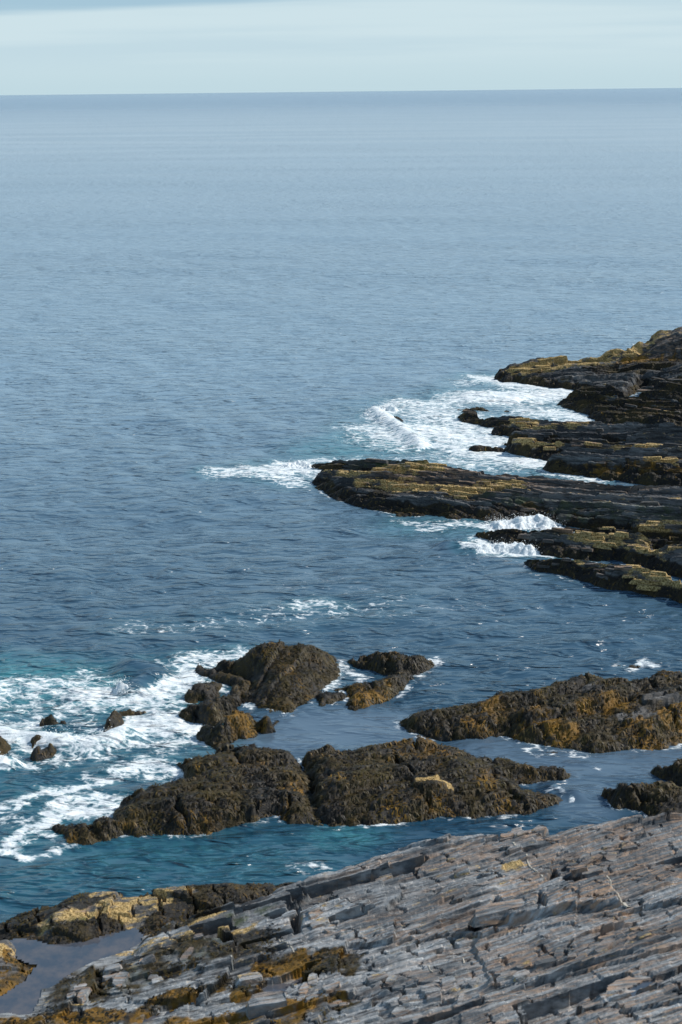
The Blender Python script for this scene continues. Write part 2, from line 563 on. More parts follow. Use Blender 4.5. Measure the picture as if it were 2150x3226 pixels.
        h = h + amp * (0.08 * fbm(gx * 5.5, gy * 5.5, 3, seed + 7) + 0.03 * ridged(gx * 13, gy * 13, 2, seed + 8))
    for bp, depth, lvl in basins:
        bd, _ = poly_field(gx, gy, bp)
        bd = bd + 0.10 * fbm(gx * 2.2, gy * 2.2, 3, seed + 40)
        fl = lvl - depth * sstep(-0.02, 0.35, bd) + 0.05 * fbm(gx * 3, gy * 3, 2, seed + 41)
        h = np.where(bd > 0, np.minimum(h, fl), np.where((bd > -0.8) & (h > lvl - 0.35), np.maximum(h, lvl + 0.02 - np.clip(-bd - 0.25, 0, 0.8) * 0.8), h))
    for bp, dz, soft in patch:      # pits (dz < 0) and raised blocks (dz > 0) seen in the photograph
        bd, _ = poly_field(gx, gy, bp)
        h = h + dz * sstep(-soft, soft, bd + 0.05 * fbm(gx * 3, gy * 3, 2, seed + 43))
    # zones of the surface itself
    WT = 0.62 if mat is M_FAR else 1.0
    low = 1 - sstep(weed_top * WT * 0.55, weed_top * WT * 1.25, h + 0.35 * fbm(gx * 0.9, gy * 0.9, 3, seed + 12))
    base_w = low if weed is None else np.maximum(low * 0.0 + weed, low)
    A = {'weed': base_w, 'ochre': np.zeros(gx.shape), 'rust': np.zeros(gx.shape), 'green': np.zeros(gx.shape), 'amber': np.zeros(gx.shape)}
    for key, pts, w_, s_ in spots:
        f = sstep(0, 0.75, stroke_field(gx + 0.45 * fbm(gx * 0.9, gy * 0.9, 4, seed + 8), gy + 0.45 * fbm(gx * .9 + 9, gy * .9, 4, seed + 8), list(pts), w_))
        f = f * np.clip(0.85 + 0.9 * fbm(gx * 1.7, gy * 1.7, 4, seed + 18), 0, 1.15) * s_
        if s_ < 0:
            A[key] = np.clip(A[key] + f, 0, 1)
        else:
            A[key] = np.maximum(A[key], f)
    keep = (h > zmin)
    kg = keep.reshape(sh)
    idx = np.arange(gx.size).reshape(sh)
    q = np.stack([idx[:-1, :-1], idx[:-1, 1:], idx[1:, 1:], idx[1:, :-1]], -1)
    kk = kg[:-1, :-1] | kg[:-1, 1:] | kg[1:, 1:] | kg[1:, :-1]
    q = q[kk]
    used = np.zeros(gx.size, bool); used[q.ravel()] = True
    remap = np.cumsum(used) - 1
    base = (float(P[:, 0].mean()), float(P[:, 1].mean()), 0.0)
    hh = np.maximum(h, zmin - 0.4)
    jit = (0.05 if style in ('slab', 'strata') else 0.3) * cell
    X = gx + jit * (h2(np.arange(gx.size), np.zeros(gx.size), 3) - 0.5)
    Y = gy + jit * (h2(np.arange(gx.size), np.zeros(gx.size), 4) - 0.5)
    co = np.stack([X - base[0], Y - base[1], hh], -1)[used]
    attrs = {a: b[used] for a, b in A.items()}
    attrs['block'] = block[used]
    me = mesh_np(name, co, remap[q], attrs, style in ('weed', 'dip') if smooth is None else smooth)
    o = bpy.data.objects.new(name, None)
    COL.objects.link(o)
    o.location = base
    tag(o, label, cat, group)
    me.name = 'bedrock'
    link('bedrock', me, mat or M_MID, o)
    if blocks:
        sc = (0.15 + A['ochre']) * sstep(0.25, 0.6, h) * (d > 0.2)
        cdf_ = np.cumsum(sc); cdf_ /= cdf_[-1]
        for kx in np.searchsorted(cdf_, rng.random(blocks)):
            oc = A['ochre'][kx] > 0.35
            bm = far_variants[('ochre' if oc else 'dark') + str(random.randrange(5))]
            b_ = bpy.data.objects.new('rock_block', bm)
            COL.objects.link(b_)
            if len(bm.materials) == 0: bm.materials.append(M_FAR)
            b_.parent = o
            sz_ = random.uniform(0.7, 1.5) * bsize
            b_.scale = (sz_ * random.uniform(.8, 1.9), sz_ * random.uniform(.6, .9), sz_ * random.uniform(.5, .85))
            b_.rotation_euler = (random.gauss(0, .08), random.gauss(0, .08), strike + random.gauss(0, .12))
            b_.location = (gx[kx] - base[0], gy[kx] - base[1], hh[kx] - 0.02)
    ROCKS.append(outline)
    if blades:
        H = hh.reshape(sh)
        gvv, guu = np.gradient(H, cv, cell)
        gxx = (guu * cs - gvv * sn).ravel(); gyy = (guu * sn + gvv * cs).ravel()
        prob = np.sqrt(1 + np.minimum(gxx ** 2 + gyy ** 2, 9)) * sstep(0.35, 0.8, A['weed'] - 0.12 + 0.9 * fbm(gx * 1.6, gy * 1.6, 4, seed + 15)) * (h > 0.0)
        area = prob.sum() * cell * cv
        n = int(min(blades * area, 24000 if mat is not M_FAR else 11000))
        cdf = np.cumsum(prob); cdf /= cdf[-1]
        pick = np.searchsorted(cdf, rng.random(n))
        bx = gx[pick] + (rng.random(n) - 0.5) * cell; by = gy[pick] + (rng.random(n) - 0.5) * cell
        bz = H.ravel()[pick]
        sx, sy = gxx[pick], gyy[pick]
        g = np.hypot(sx, sy) + 1e-6
        dx, dy = -sx / g, -sy / g
        flat = np.clip(1 - g, 0.0, 1.0)
        a = rng.random(n) * 6.283
        dx = dx * (1 - 0.7 * flat) + np.cos(a) * (0.7 * flat + 0.25); dy = dy * (1 - 0.7 * flat) + np.sin(a) * (0.7 * flat + 0.25)
        gg = np.hypot(dx, dy); dx /= gg; dy /= gg
        sl = dx * sx + dy * sy
        L = blade_len * (0.6 + 0.9 * rng.random(n)) / np.sqrt(1 + np.minimum(sl, 1.0) ** 2 * 0.6)
        wdt = (0.009 + 0.014 * rng.random(n)) * (2.0 if mat is M_FAR else 1.0)
        px_, py_ = -dy * wdt, dx * wdt
        lift = 0.008 + 0.028 * rng.random(n)
        rows = []
        for t_, wk, lk in ((0, 0.7, 0.0), (0.5, 1.0, 1.0), (1.0, 0.35, 0.35)):
            cx, cy = bx + dx * L * t_, by + dy * L * t_
            cz = bz + np.clip(sl, -2.2, 0.4) * L * t_ + lift * lk
            for sgn in (-1, 1):
                rows.append(np.stack([cx + sgn * px_ * wk - base[0], cy + sgn * py_ * wk - base[1], cz], -1))
        V = np.stack(rows, 1).reshape(-1, 3)
        b0 = np.arange(n)[:, None] * 6
        Q = np.concatenate([b0 + np.array([[0, 1, 3, 2]]), b0 + np.array([[2, 3, 5, 4]])], 1).reshape(-1, 4)
        pt = fbm(bx * 1.1, by * 1.1, 4, seed + 33)
        tone = np.clip(0.16 + 0.5 * (rng.random(n) ** 2.5) + 0.8 * fbm(bx * 2.6, by * 2.6, 3, seed + 30) + 0.9 * fbm(bx * 0.7, by * 0.9, 3, seed + 35), 0, 1)
        hue = np.clip(0.11 + 1.5 * pt + 0.72 * A['amber'][pick] * (0.7 + 1.2 * fbm(bx * 3, by * 3, 3, seed + 31)) + 0.45 * (rng.random(n) - 0.5), 0, 1)
        wm = mesh_np('seaweed', V, Q, {'tone': np.repeat(tone, 6), 'hue': np.repeat(hue, 6)}, True)
        wo = link('seaweed', wm, M_WEED, o)
        tag(wo, kind='stuff')
    # height lookup for pieces laid on the rock
    def hz(x, y):
        uu_, vv_ = x * cs + y * sn, -x * sn + y * cs
        ix = int(np.clip((uu_ - x0) / cell, 0, nx - 1)); iy = int(np.clip((vv_ - y0) / cv, 0, ny - 1))
        return float(hh.reshape(sh)[iy, ix])
    return o, hz, base


# ---- far headland and ledges (upper right)
OUT1 = [(832, 262, .15), (845, 237, .5), (900, 207, 1.1), (990, 186, 1.5), (1100, 178, 1.9), (1200, 166, 2.3), (1300, 136, 3.0), (1400, 108, 3.6),
        (1480, 80, 4.2), (1568, 66, 4.6), (1700, 40, 5), (2050, 60, 5), (2050, 420, 2), (1800, 430, 1.2), (1568, 340, .8), (1420, 300, .1), (1385, 330, .1),
        (1300, 360, .5), (1180, 340, .2), (1130, 318, 0), (1040, 308, 0), (950, 302, 0), (900, 291, 0), (828, 286, 0)]
rock('rock_headland', 'long dark headland ridge with ochre crust, farthest rock reaching into the sea', 'headland',
     Z1(OUT1), Z1([(1568, 200, 2.0), (1400, 190, 1.5), (1200, 215, 1.1), (1000, 245, .8), (1300, 250, 1.0), (1800, 200, 3), (1500, 250, 1.2)]),
     cell=0.085, s_in=1.4, s_out=2.5, blocks=60, style='strata', strike=STRIKE_FAR + 0.35, amp=0.75, mat=M_FAR, edge_noise=0.3, weed_top=1.0, blades=28, blade_len=0.12, seed=3,
     spots=[('ochre', Z1([(960, 235, 1.0), (1050, 215, 1.3), (1200, 200, 1.6), (1320, 170, 2.0)]), 2.4, 0.9),
            ('ochre', Z1([(1300, 130, 2.8), (1450, 95, 3.8), (1568, 72, 4.2)]), 1.4, 0.6), ('rust', Z1([(1300, 150, 2.5), (1568, 90, 4)]), 3.0, 0.5),
            ('weed', Z1([(1250, 250, 1.0), (1400, 240, 1.1), (1568, 200, 1.8)]), 2.0, 0.9), ('amber', Z1([(1360, 222, 1.2), (1420, 222, 1.2), (1520, 200, 1.6)]), 1.5, 1.0),
            ('green', Z1([(1100, 190, 1.6), (1250, 180, 2)]), 2.0, 0.5)])
OUT2 = [(1070, 366, .2), (1105, 338, .6), (1150, 312, .7), (1200, 296, .9), (1280, 290, 1.0), (1340, 330, .9), (1380, 335, .8), (1420, 345, 1.0), (1568, 362, 1.2),
        (1800, 380, 1.5), (2050, 390, 1.6), (2050, 520, .5), (1700, 490, .3), (1568, 468, 0.2), (1400, 455, .1), (1240, 442, 0), (1180, 412, 0), (1120, 392, 0), (1080, 378, 0)]
rock('rock_ledge', 'dark stepped ledge between the far headland and the foamy channel', 'rock ledge',
     Z1(OUT2), Z1([(1300, 390, .8), (1500, 410, .9), (1700, 430, 1.0)]),
     cell=0.075, s_in=1.6, blocks=40, style='strata', strike=STRIKE_FAR - 0.05, amp=0.8, mat=M_FAR, weed_top=1.5, blades=28, blade_len=0.12, seed=5,
     spots=[('ochre', Z1([(1430, 400, .9), (1480, 400, .9)]), 0.8, 0.7), ('ochre', Z1([(1530, 415, .9), (1568, 415, .9)]), 0.8, 0.7)])
rock('rock_crag', 'black crag beside the narrow water gully at the right edge', 'rock',
     Z1([(1400, 322, .5), (1418, 290, 1.2), (1450, 250, 2.0), (1490, 236, 2.3), (1568, 232, 2.6), (1800, 230, 2.8), (1900, 370, .8), (1568, 352, .6), (1470, 346, .5), (1420, 335, .5)]),
     Z1([(1500, 270, 1.8), (1650, 280, 1.8)]), cell=0.075, s_in=2.2, blocks=12, style='strata', strike=STRIKE_FAR - 0.3, amp=0.8, mat=M_FAR, weed_top=2.2, blades=28, blade_len=0.12, weed=0.35, seed=8)
OUT3 = [(672, 418, .15), (690, 402, .4), (720, 400, .5), (790, 420, .6), (900, 418, .8), (1000, 430, 1.0), (1100, 431, 1.1), (1250, 441, 1.4), (1400, 449, 1.7), (1568, 456, 2.0),
        (1800, 460, 2.2), (2000, 470, 2.2), (2000, 760, .6), (1568, 692, .3), (1300, 674, 0), (1220, 664, 0), (1130, 650, 0), (1040, 640, 0), (1000, 628, 0), (1090, 604, 0), (1050, 596, 0),
        (950, 580, 0), (890, 560, 0), (860, 545, 0), (870, 525, 0), (915, 503, 0), (870, 494, 0), (800, 486, 0), (880, 470, 0), (800, 460, 0), (760, 450, 0), (700, 440, 0)]
rock('rock_ledge', 'broad terraced black ledge below the foamy channel, with small ochre-topped blocks', 'rock ledge',
     Z1(OUT3), Z1([(950, 470, .7), (1050, 540, .8), (1200, 560, 1.0), (1400, 600, 1.1), (1568, 560, 1.5), (1250, 500, 1.1), (1568, 640, 1.0)]),
     cell=0.075, s_in=1.8, blocks=80, style='strata', strike=STRIKE_FAR, amp=0.95, mat=M_FAR, weed_top=0.95, blades=28, blade_len=0.12, seed=11,
     spots=[('ochre', Z1([(900, 440, .8), (1000, 460, .9), (1150, 460, 1)]), 1.2, 0.65), ('ochre', Z1([(990, 535, .8), (1080, 530, .9)]), 0.9, 0.9),
            ('ochre', Z1([(1200, 545, 1.0), (1330, 550, 1.0), (1450, 555, 1)]), 0.9, 0.6), ('ochre', Z1([(1430, 600, 1.0), (1568, 605, 1)]), 0.8, 0.6),
            ('amber', Z1([(1250, 620, .6), (1568, 645, .6)]), 1.2, 0.8), ('weed', Z1([(1100, 640, .5), (1300, 640, .6), (1568, 660, .6)]), 1.5, 0.9)])
rock('rock', 'small black rock awash in foam just left of the terraced ledge', 'rock',
     Z1([(680, 392, .05), (740, 374, .4), (780, 376, .4), (810, 388, .3), (850, 398, .1), (870, 384, .3), (900, 390, .3), (925, 404, 0), (850, 404, 0), (760, 396, 0)]),
     (), cell=0.06, s_in=1.2, style='strata', strike=STRIKE_FAR, amp=0.5, mat=M_FAR, weed_top=2, blades=28, blade_len=0.12, seed=12)
rock('rock', 'low flat dark rock lying in foam below the tip of the terraced ledge', 'rock',
     Z1([(718, 548, 0), (740, 532, .35), (790, 528, .4), (850, 532, .4), (860, 548, .1), (845, 556, 0), (740, 556, 0)]),
     (), cell=0.06, s_in=2.5, style='strata', strike=STRIKE_FAR, amp=0.35, mat=M_FAR, weed_top=2, blades=28, blade_len=0.12, seed=13)
rock('rock', 'dark wave-washed rock at the outer left end of the foam field', 'rock',
     Z1([(370, 412, .05), (385, 404, .25), (440, 408, .25), (470, 425, .2), (470, 450, 0), (430, 440, 0), (390, 425, 0)]),
     (), cell=0.06, s_in=1.0, style='weed', amp=0.6, mat=M_FAR, weed_top=2, seed=14)

OUT4 = [(98, 606, .4), (115, 596, .7), (240, 596, 1.0), (340, 593, 1.1), (420, 600, 1.2), (480, 597, 1.4), (560, 598, 1.6), (620, 606, 1.6), (700, 625, 1.4),
        (760, 633, 1.4), (800, 629, 1.5), (840, 641, 1.4), (960, 651, 1.3), (1000, 641, 1.5), (1060, 651, 1.5), (1200, 666, 1.6), (1350, 680, 1.7), (1568, 690, 2.0), (1900, 700, 2.2),
        (1900, 960, 1.0), (1568, 915, .9), (1300, 882, .5), (1170, 868, .2), (1090, 858, .1), (1050, 850, 0), (950, 824, 0), (800, 826, 0), (650, 820, 0), (520, 809, 0), (420, 801, 0),
        (330, 785, 0), (260, 765, 0), (200, 745, 0), (130, 712, 0), (98, 690, 0), (110, 660, 0), (104, 630, .1)]
rock('rock_ledge', 'long tongue of layered rock reaching farthest left, ochre and green on top', 'rock ledge',
     Z1(OUT4), Z1([(300, 650, .8), (450, 680, 1.0), (600, 690, 1.1), (800, 700, 1.1), (1000, 720, 1.2), (1300, 760, 1.3), (1568, 780, 1.4), (700, 770, .7), (400, 740, .6), (1000, 790, .9), (1300, 830, 1.0)]),
     cell=0.06, s_in=1.1, blocks=80, style='strata', strike=STRIKE_FAR, amp=0.85, mat=M_FAR, weed_top=0.85, blades=28, blade_len=0.12, seed=21,
     spots=[('ochre', Z1([(240, 640, .9), (400, 640, 1.0), (560, 640, 1.2)]), 1.3, 0.6), ('ochre', Z1([(330, 685, .8), (500, 700, .9), (700, 715, 1.0), (900, 700, 1.1)]), 1.0, 1.0),
            ('ochre', Z1([(560, 605, 1.4), (620, 618, 1.4)]), 0.8, 0.8), ('rust', Z1([(500, 655, 1), (700, 690, 1.0), (900, 690, 1.1)]), 2.0, 0.9), ('ochre', Z1([(760, 692, 1.1), (860, 690, 1.1)]), 0.6, 1.0),
            ('green', Z1([(350, 620, 1), (520, 625, 1.2)]), 1.6, 0.8), ('green', Z1([(850, 730, 1.1), (1100, 770, 1.2), (1500, 800, 1.3)]), 1.3, 0.5),
            ('ochre', Z1([(1150, 800, 1.1), (1350, 840, 1.1), (1568, 850, 1.2)]), 0.9, 0.5), ('rust', Z1([(1000, 690, 1.2), (1500, 720, 1.4)]), 2, 0.35)])
OUT5 = [(755, 880, .15), (800, 867, .4), (900, 861, .7), (1000, 868, .8), (1060, 862, .9), (1200, 876, 1.2), (1400, 890, 1.6), (1568, 914, 1.9), (1900, 930, 2.1), (1900, 1120, .4),
        (1568, 1045, .4), (1400, 1010, .2), (1300, 996, 0), (1180, 990, 0), (1080, 985, 0), (980, 962, 0), (920, 936, 0), (860, 930, 0), (810, 906, 0), (765, 892, 0)]
rock('rock_ledge', 'narrow dark finger of rock between two small white breakers', 'rock ledge',
     Z1(OUT5), Z1([(1100, 900, .8), (1300, 925, 1.2), (1568, 965, 1.4)]),
     cell=0.055, s_in=1.9, blocks=40, style='strata', strike=STRIKE_FAR, amp=0.7, mat=M_FAR, weed_top=0.95, blades=28, blade_len=0.12, seed=25,
     spots=[('ochre', Z1([(1150, 890, 1), (1300, 905, 1.2), (1400, 920, 1.3), (1500, 940, 1.4)]), 0.9, 0.6), ('green', Z1([(900, 885, .6), (1100, 885, .9)]), 0.9, 0.6)])
OUT6 = [(920, 992, .1), (940, 977, .35), (1000, 984, .6), (1100, 985, .8), (1200, 996, .9), (1300, 1001, 1.1), (1400, 1002, 1.5), (1480, 1018, 1.6), (1568, 1046, 1.7), (1900, 1080, 1.9),
        (1900, 1260, 0), (1568, 1162, 0), (1400, 1135, 0), (1250, 1102, 0), (1150, 1072, 0), (1050, 1055, 0), (970, 1032, 0), (935, 1005, 0)]
rock('rock_ledge', 'lowest weedy finger of the far ledges, nearest to the open water in front', 'rock ledge',
     Z1(OUT6), Z1([(1150, 1030, .7), (1350, 1060, 1.1), (1500, 1090, 1.2)]),
     cell=0.055, s_in=1.5, blocks=25, style='strata', strike=STRIKE_FAR, amp=0.6, mat=M_FAR, weed_top=1.1, blades=28, blade_len=0.12, seed=27,
     spots=[('ochre', Z1([(1390, 1010, 1.4), (1480, 1035, 1.4), (1568, 1060, 1.5)]), 0.7, 0.9), ('ochre', Z1([(1050, 1000, .7), (1250, 1015, 1)]), 0.5, 0.4)])
rock('rock', 'low black rock under the lower white breaker beside the dark finger', 'rock',
     Z1([(780, 968, 0), (800, 962, .12), (860, 964, .2), (915, 970, .15), (930, 980, 0), (850, 984, 0)]),
     (), cell=0.05, s_in=1.0, style='strata', strike=STRIKE_FAR, amp=0.3, mat=M_FAR, weed_top=2, blades=28, blade_len=0.12, seed=28)

# ---- the middle rocks
BL = 420
rock('rock', 'large slanted weed-covered slab with a layered dark left side', 'rock',
     Z2([(960, 300, .2), (975, 285, .5), (985, 258, .8), (1010, 240, 1.1), (1080, 220, 1.4), (1145, 195, 1.8), (1165, 170, 2.15), (1190, 160, 2.25), (1250, 162, 2.2), (1340, 166, 2.0), (1390, 186, 1.5),
         (1450, 206, .9), (1500, 228, .35), (1525, 255, .05), (1522, 310, 0), (1492, 345, 0), (1475, 385, 0), (1425, 430, 0), (1390, 465, 0), (1310, 500, 0), (1240, 492, 0), (1190, 475, 0),
         (1100, 455, 0), (1060, 440, 0), (1065, 425, 0), (1105, 415, 0), (1112, 370, .1), (1090, 345, .1), (1020, 325, .1)]),
     Z2([(1200, 280, 1.35), (1200, 360, 1.1), (1330, 300, .9), (1130, 300, 1.0), (1050, 280, .8), (1180, 420, .8), (1300, 420, .5), (1420, 320, .45)]),
     cell=0.055, s_in=0.8, style='dip', strike=STRIKE_MID + 0.9, amp=0.65, weed=1.0, blades=BL, seed=41, 
     spots=[('amber', Z2([(1270, 260, 1.2), (1330, 300, .9)]), 0.8, 0.5), ('amber', Z2([(1290, 465, .2), (1380, 430, .2)]), 0.8, 0.5), ('weed', Z2([(1000, 280, .9), (1100, 300, 1), (1120, 230, 1)]), 0.9, -0.35)])
rock('rock', 'small black rock touching the left foot of the large slanted slab', 'rock',
     Z2H([(895, 292, .05), (915, 281, .3), (955, 290, .35), (990, 312, .3), (1060, 335, .3), (1108, 352, .25), (1112, 372, .1), (1060, 350, 0), (990, 330, 0), (930, 312, 0)]),
     (), cell=0.05, s_in=1.4, style='weed', amp=0.45, weed=0.8, blades=120, seed=43, grow=0.17)
rock('rock', 'jagged wet rock at the surf edge, between the slanted slab and the flat-topped olive rock', 'rock',
     Z2H([(838, 412, .05), (862, 392, .3), (895, 358, .4), (940, 345, .4), (965, 352, .3), (955, 385, .2), (942, 425, .1), (900, 440, 0), (850, 436, 0)]),
     (), cell=0.045, s_in=1.3, style='weed', amp=0.8, weed=0.8, blades=120, seed=44, grow=0.17)
rock('rock', 'flat-topped olive rock at the edge of the white surf', 'rock',
     Z2H([(842, 468, .3), (862, 448, .55), (930, 432, .65), (1000, 432, .6), (1045, 405, .4), (1085, 362, .3), (1100, 378, .1), (1062, 425, .1), (1055, 455, 0), (1000, 505, 0), (970, 545, 0), (920, 540, 0), (880, 512, 0), (848, 500, 0)]),
     Z2H([(940, 480, .45)]), cell=0.05, s_in=1.6, style='weed', amp=0.55, weed=0.9, blades=BL, seed=45, grow=0.17)
rock('rock', 'rugged rock with a bright yellow-weed top in front of the slanted slab', 'rock',
     Z2H([(928, 585, .1), (960, 562, .45), (1000, 530, .7), (1020, 492, .9), (1060, 465, 1.0), (1130, 460, .9), (1200, 488, .7), (1245, 520, .1), (1230, 545, 0), (1150, 560, 0), (1110, 592, 0),
         (1045, 600, 0), (1050, 625, .0), (990, 632, .1), (945, 605, .05)]),
     Z2H([(1100, 520, .6)]), cell=0.05, s_in=1.3, style='weed', amp=0.8, weed=0.95, blades=BL, seed=47, grow=0.15,
     spots=[('amber', Z2H([(1090, 490, .9), (1150, 510, .7)]), 0.7, 1.0)])
WR = 'rocks washed by surf at the lower left'
for i, (pts, lab) in enumerate([
    ([(168, 550, 0), (190, 515, .3), (240, 513, .3), (290, 530, .05), (250, 535, 0), (200, 540, 0)], 'low black rock rising behind the long white wave, upper left of the surf'),
    ([(122, 632, 0), (135, 608, .3), (160, 590, .4), (172, 575, .45), (185, 600, .25), (205, 620, .1), (190, 640, 0), (140, 650, 0)], 'pointed black rock touching the left end of the long white wave'),
    ([(145, 690, 0), (165, 662, .4), (200, 636, .5), (235, 636, .45), (252, 662, .1), (225, 686, 0), (160, 698, 0)], 'rounded brown rock in front of the pointed black one in the surf'),
    ([(-60, 690, .1), (-40, 625, .6), (0, 622, .5), (25, 630, .3), (50, 645, .05), (30, 670, 0), (0, 690, 0)], 'dark rock cut off by the left edge of the picture'),
    ([(460, 598, 0), (468, 565, .2), (485, 530, .45), (505, 508, .5), (540, 515, .3), (525, 540, .2), (505, 580, .05), (495, 600, 0)], 'upright dark rock standing in the middle of the surf'),
    ([(505, 505, .05), (545, 475, .4), (580, 466, .45), (610, 470, .4), (650, 480, .1), (690, 490, 0), (620, 505, 0), (540, 505, 0)], 'dark rock with foam trailing to its right, behind the upright one'),
]):
    rock('rock', lab, 'rock', [(a_, b_, c_ * 1.7) for (a_, b_, c_) in Z2(pts)], (), cell=0.04, s_in=1.8, style='weed', amp=0.7, weed=0.8, blades=90, seed=60 + i, group=WR, edge_noise=0.14)

rock('rock_ledge', 'long low weed-covered ledge with a blunt left tip, left half of the central reef', 'rock ledge',
     Z2([(210, 1030, .05), (238, 992, .3), (300, 975, .45), (400, 965, .55), (455, 950, .6), (530, 960, .7), (548, 905, .5), (570, 860, .75), (640, 816, 1.1), (720, 790, 1.2), (800, 772, 1.2), (875, 765, 1.2),
         (880, 732, 1.1), (830, 718, .4), (800, 710, .2), (815, 692, .5), (845, 665, .75), (900, 656, .9), (960, 650, 1.0), (995, 626, .9), (1050, 636, 1.0), (1110, 641, 1.1), (1180, 636, 1.1),
         (1260, 650, .9), (1300, 676, .6), (1345, 700, .4), (1370, 745, .25), (1385, 780, .2), (1405, 850, .2), (1425, 900, .1), (1440, 990, 0), (1290, 1000, 0), (1235, 965, 0), (1100, 1000, 0), (950, 1040, 0),
         (800, 1055, 0), (700, 1050, 0), (560, 1055, 0), (440, 1092, 0), (350, 1100, 0), (250, 1070, 0)]),
     Z2([(650, 900, 1.0), (850, 880, 1.1), (1000, 820, 1.1), (1200, 780, 1.0), (1150, 900, 1.0), (1350, 880, .7), (1300, 920, .9), (980, 950, .9), (750, 960, .9), (600, 960, .8), (400, 1010, .6), (300, 1020, .5), (640, 920, .75), (1000, 720, 1.0)]),
     cell=0.05, s_in=1.0, style='weed', amp=0.72, weed=1.0, blades=BL, seed=71,
     basins=[(Z2([(900, 893, .95), (975, 893, .95), (975, 905, .95), (905, 905, .95)]), 0.07, 0.45), (Z2([(1140, 877, .95), (1170, 877, .95), (1168, 893, .95), (1145, 893, .95)]), 0.07, 0.45)],
     spots=[('amber', Z2([(930, 940, .7), (940, 1000, .3)]), 0.5, 0.8), ('amber', Z2([(1280, 810, .9), (1370, 820, .7)]), 0.7, 0.7), ('amber', Z2([(470, 990, .5)]), 0.5, 0.5), ('amber', Z2([(1000, 690, 1.0), (1150, 700, 1.0)]), 0.7, 0.4)])
B_OUT = [(-147, 692, .15), (-100, 662, .6), (0, 645, .85), (100, 626, .95), (250, 620, 1.05), (310, 611, 1.1), (400, 606, 1.2), (500, 622, 1.1), (575, 635, .85), (635, 668, .35), (608, 694, .25), (650, 690, .4), (760, 690, .75),
         (870, 706, .7), (910, 735, .4), (980, 731, .5), (1045, 735, .45), (1080, 778, 0), (1045, 795, 0), (900, 800, 0), (805, 806, 0), (850, 824, .2), (960, 836, .35), (1015, 858, .15), (1026, 880, 0), (980, 905, 0),
         (870, 935, 0), (700, 955, 0), (560, 962, 0), (470, 960, 0), (330, 985, 0), (180, 997, 0), (0, 992, 0), (-100, 965, 0), (-128, 900, 0), (-118, 850, .1), (-100, 805, .1), (-140, 745, .1)]
rockB, hzB, baseB = rock('rock_ledge', 'broad weed-covered reef with a pale bare patch, right half of the central reef', 'rock ledge',
     Z3(B_OUT), Z3([(0, 750, 1.0), (200, 700, 1.1), (400, 700, 1.1), (0, 880, .9), (200, 830, 1.1), (450, 815, 1.15), (350, 900, .9), (620, 790, .9), (800, 760, .5), (650, 880, .8), (850, 880, .5), (100, 900, .9), (540, 740, .9), (550, 840, .7)]),
     cell=0.05, s_in=1.0, style='weed', amp=0.70, weed=1.0, blades=BL, seed=75,
     spots=[('amber', Z3([(350, 660, 1.1), (540, 680, .8)]), 0.9, 0.7), ('amber', Z3([(600, 760, .9), (690, 780, .8)]), 0.9, 0.6), ('amber', Z3([(350, 880, .9), (500, 880, .8)]), 0.7, 0.6), ('amber', Z3([(820, 880, .5), (950, 860, .3)]), 0.8, 0.5),
            ('weed', Z3([(390, 818, 1.0), (540, 812, 1.0)]), 0.17, -1.0), ('ochre', Z3([(390, 818, 1.0), (540, 812, 1.0)]), 0.22, 1.0)])
rock('rock', 'wedge-shaped weedy rock right of the slanted slab, upper of the pair', 'rock',
     Z3([(55, 252, .1), (75, 243, .3), (105, 240, .5), (130, 215, .9), (200, 192, 1.2), (300, 198, 1.1), (350, 226, .8), (430, 252, .15), (480, 254, .02), (430, 288, 0), (385, 322, 0), (300, 322, .1), (230, 318, 0), (160, 292, 0), (100, 275, 0)]),
     Z3([(250, 260, .8)]), cell=0.05, s_in=1.3, style='weed', amp=0.6, weed=1.0, blades=BL, seed=81, spots=[('amber', Z3([(200, 230, .9), (320, 240, .8)]), 0.6, 0.5)])
rock('rock', 'low amber-weed rock, lower of the pair right of the slanted slab', 'rock',
     Z3([(20, 375, .3), (60, 350, .5), (110, 341, .6), (200, 347, .65), (245, 322, .6), (300, 304, .55), (370, 312, .3), (388, 332, 0), (330, 392, 0), (250, 432, 0), (150, 468, 0), (90, 480, 0), (50, 455, 0), (45, 400, 0)]),
     Z3([(150, 400, .4)]), cell=0.05, s_in=1.2, style='weed', amp=0.6, weed=1.0, blades=BL, seed=82, spots=[('amber', Z3([(80, 390, .5), (130, 430, .3), (220, 400, .4)]), 0.7, 1.0)])
rock('rock', 'small low rock between the slanted slab and the amber-weed rock', 'rock',
     Z2([(1420, 412, .2), (1435, 392, .4), (1480, 385, .4), (1530, 392, .35), (1562, 420, .1), (1500, 452, 0), (1430, 476, 0)]),
     (), cell=0.05, s_in=1.2, style='weed', amp=0.5, weed=1.0, blades=BL, seed=83)
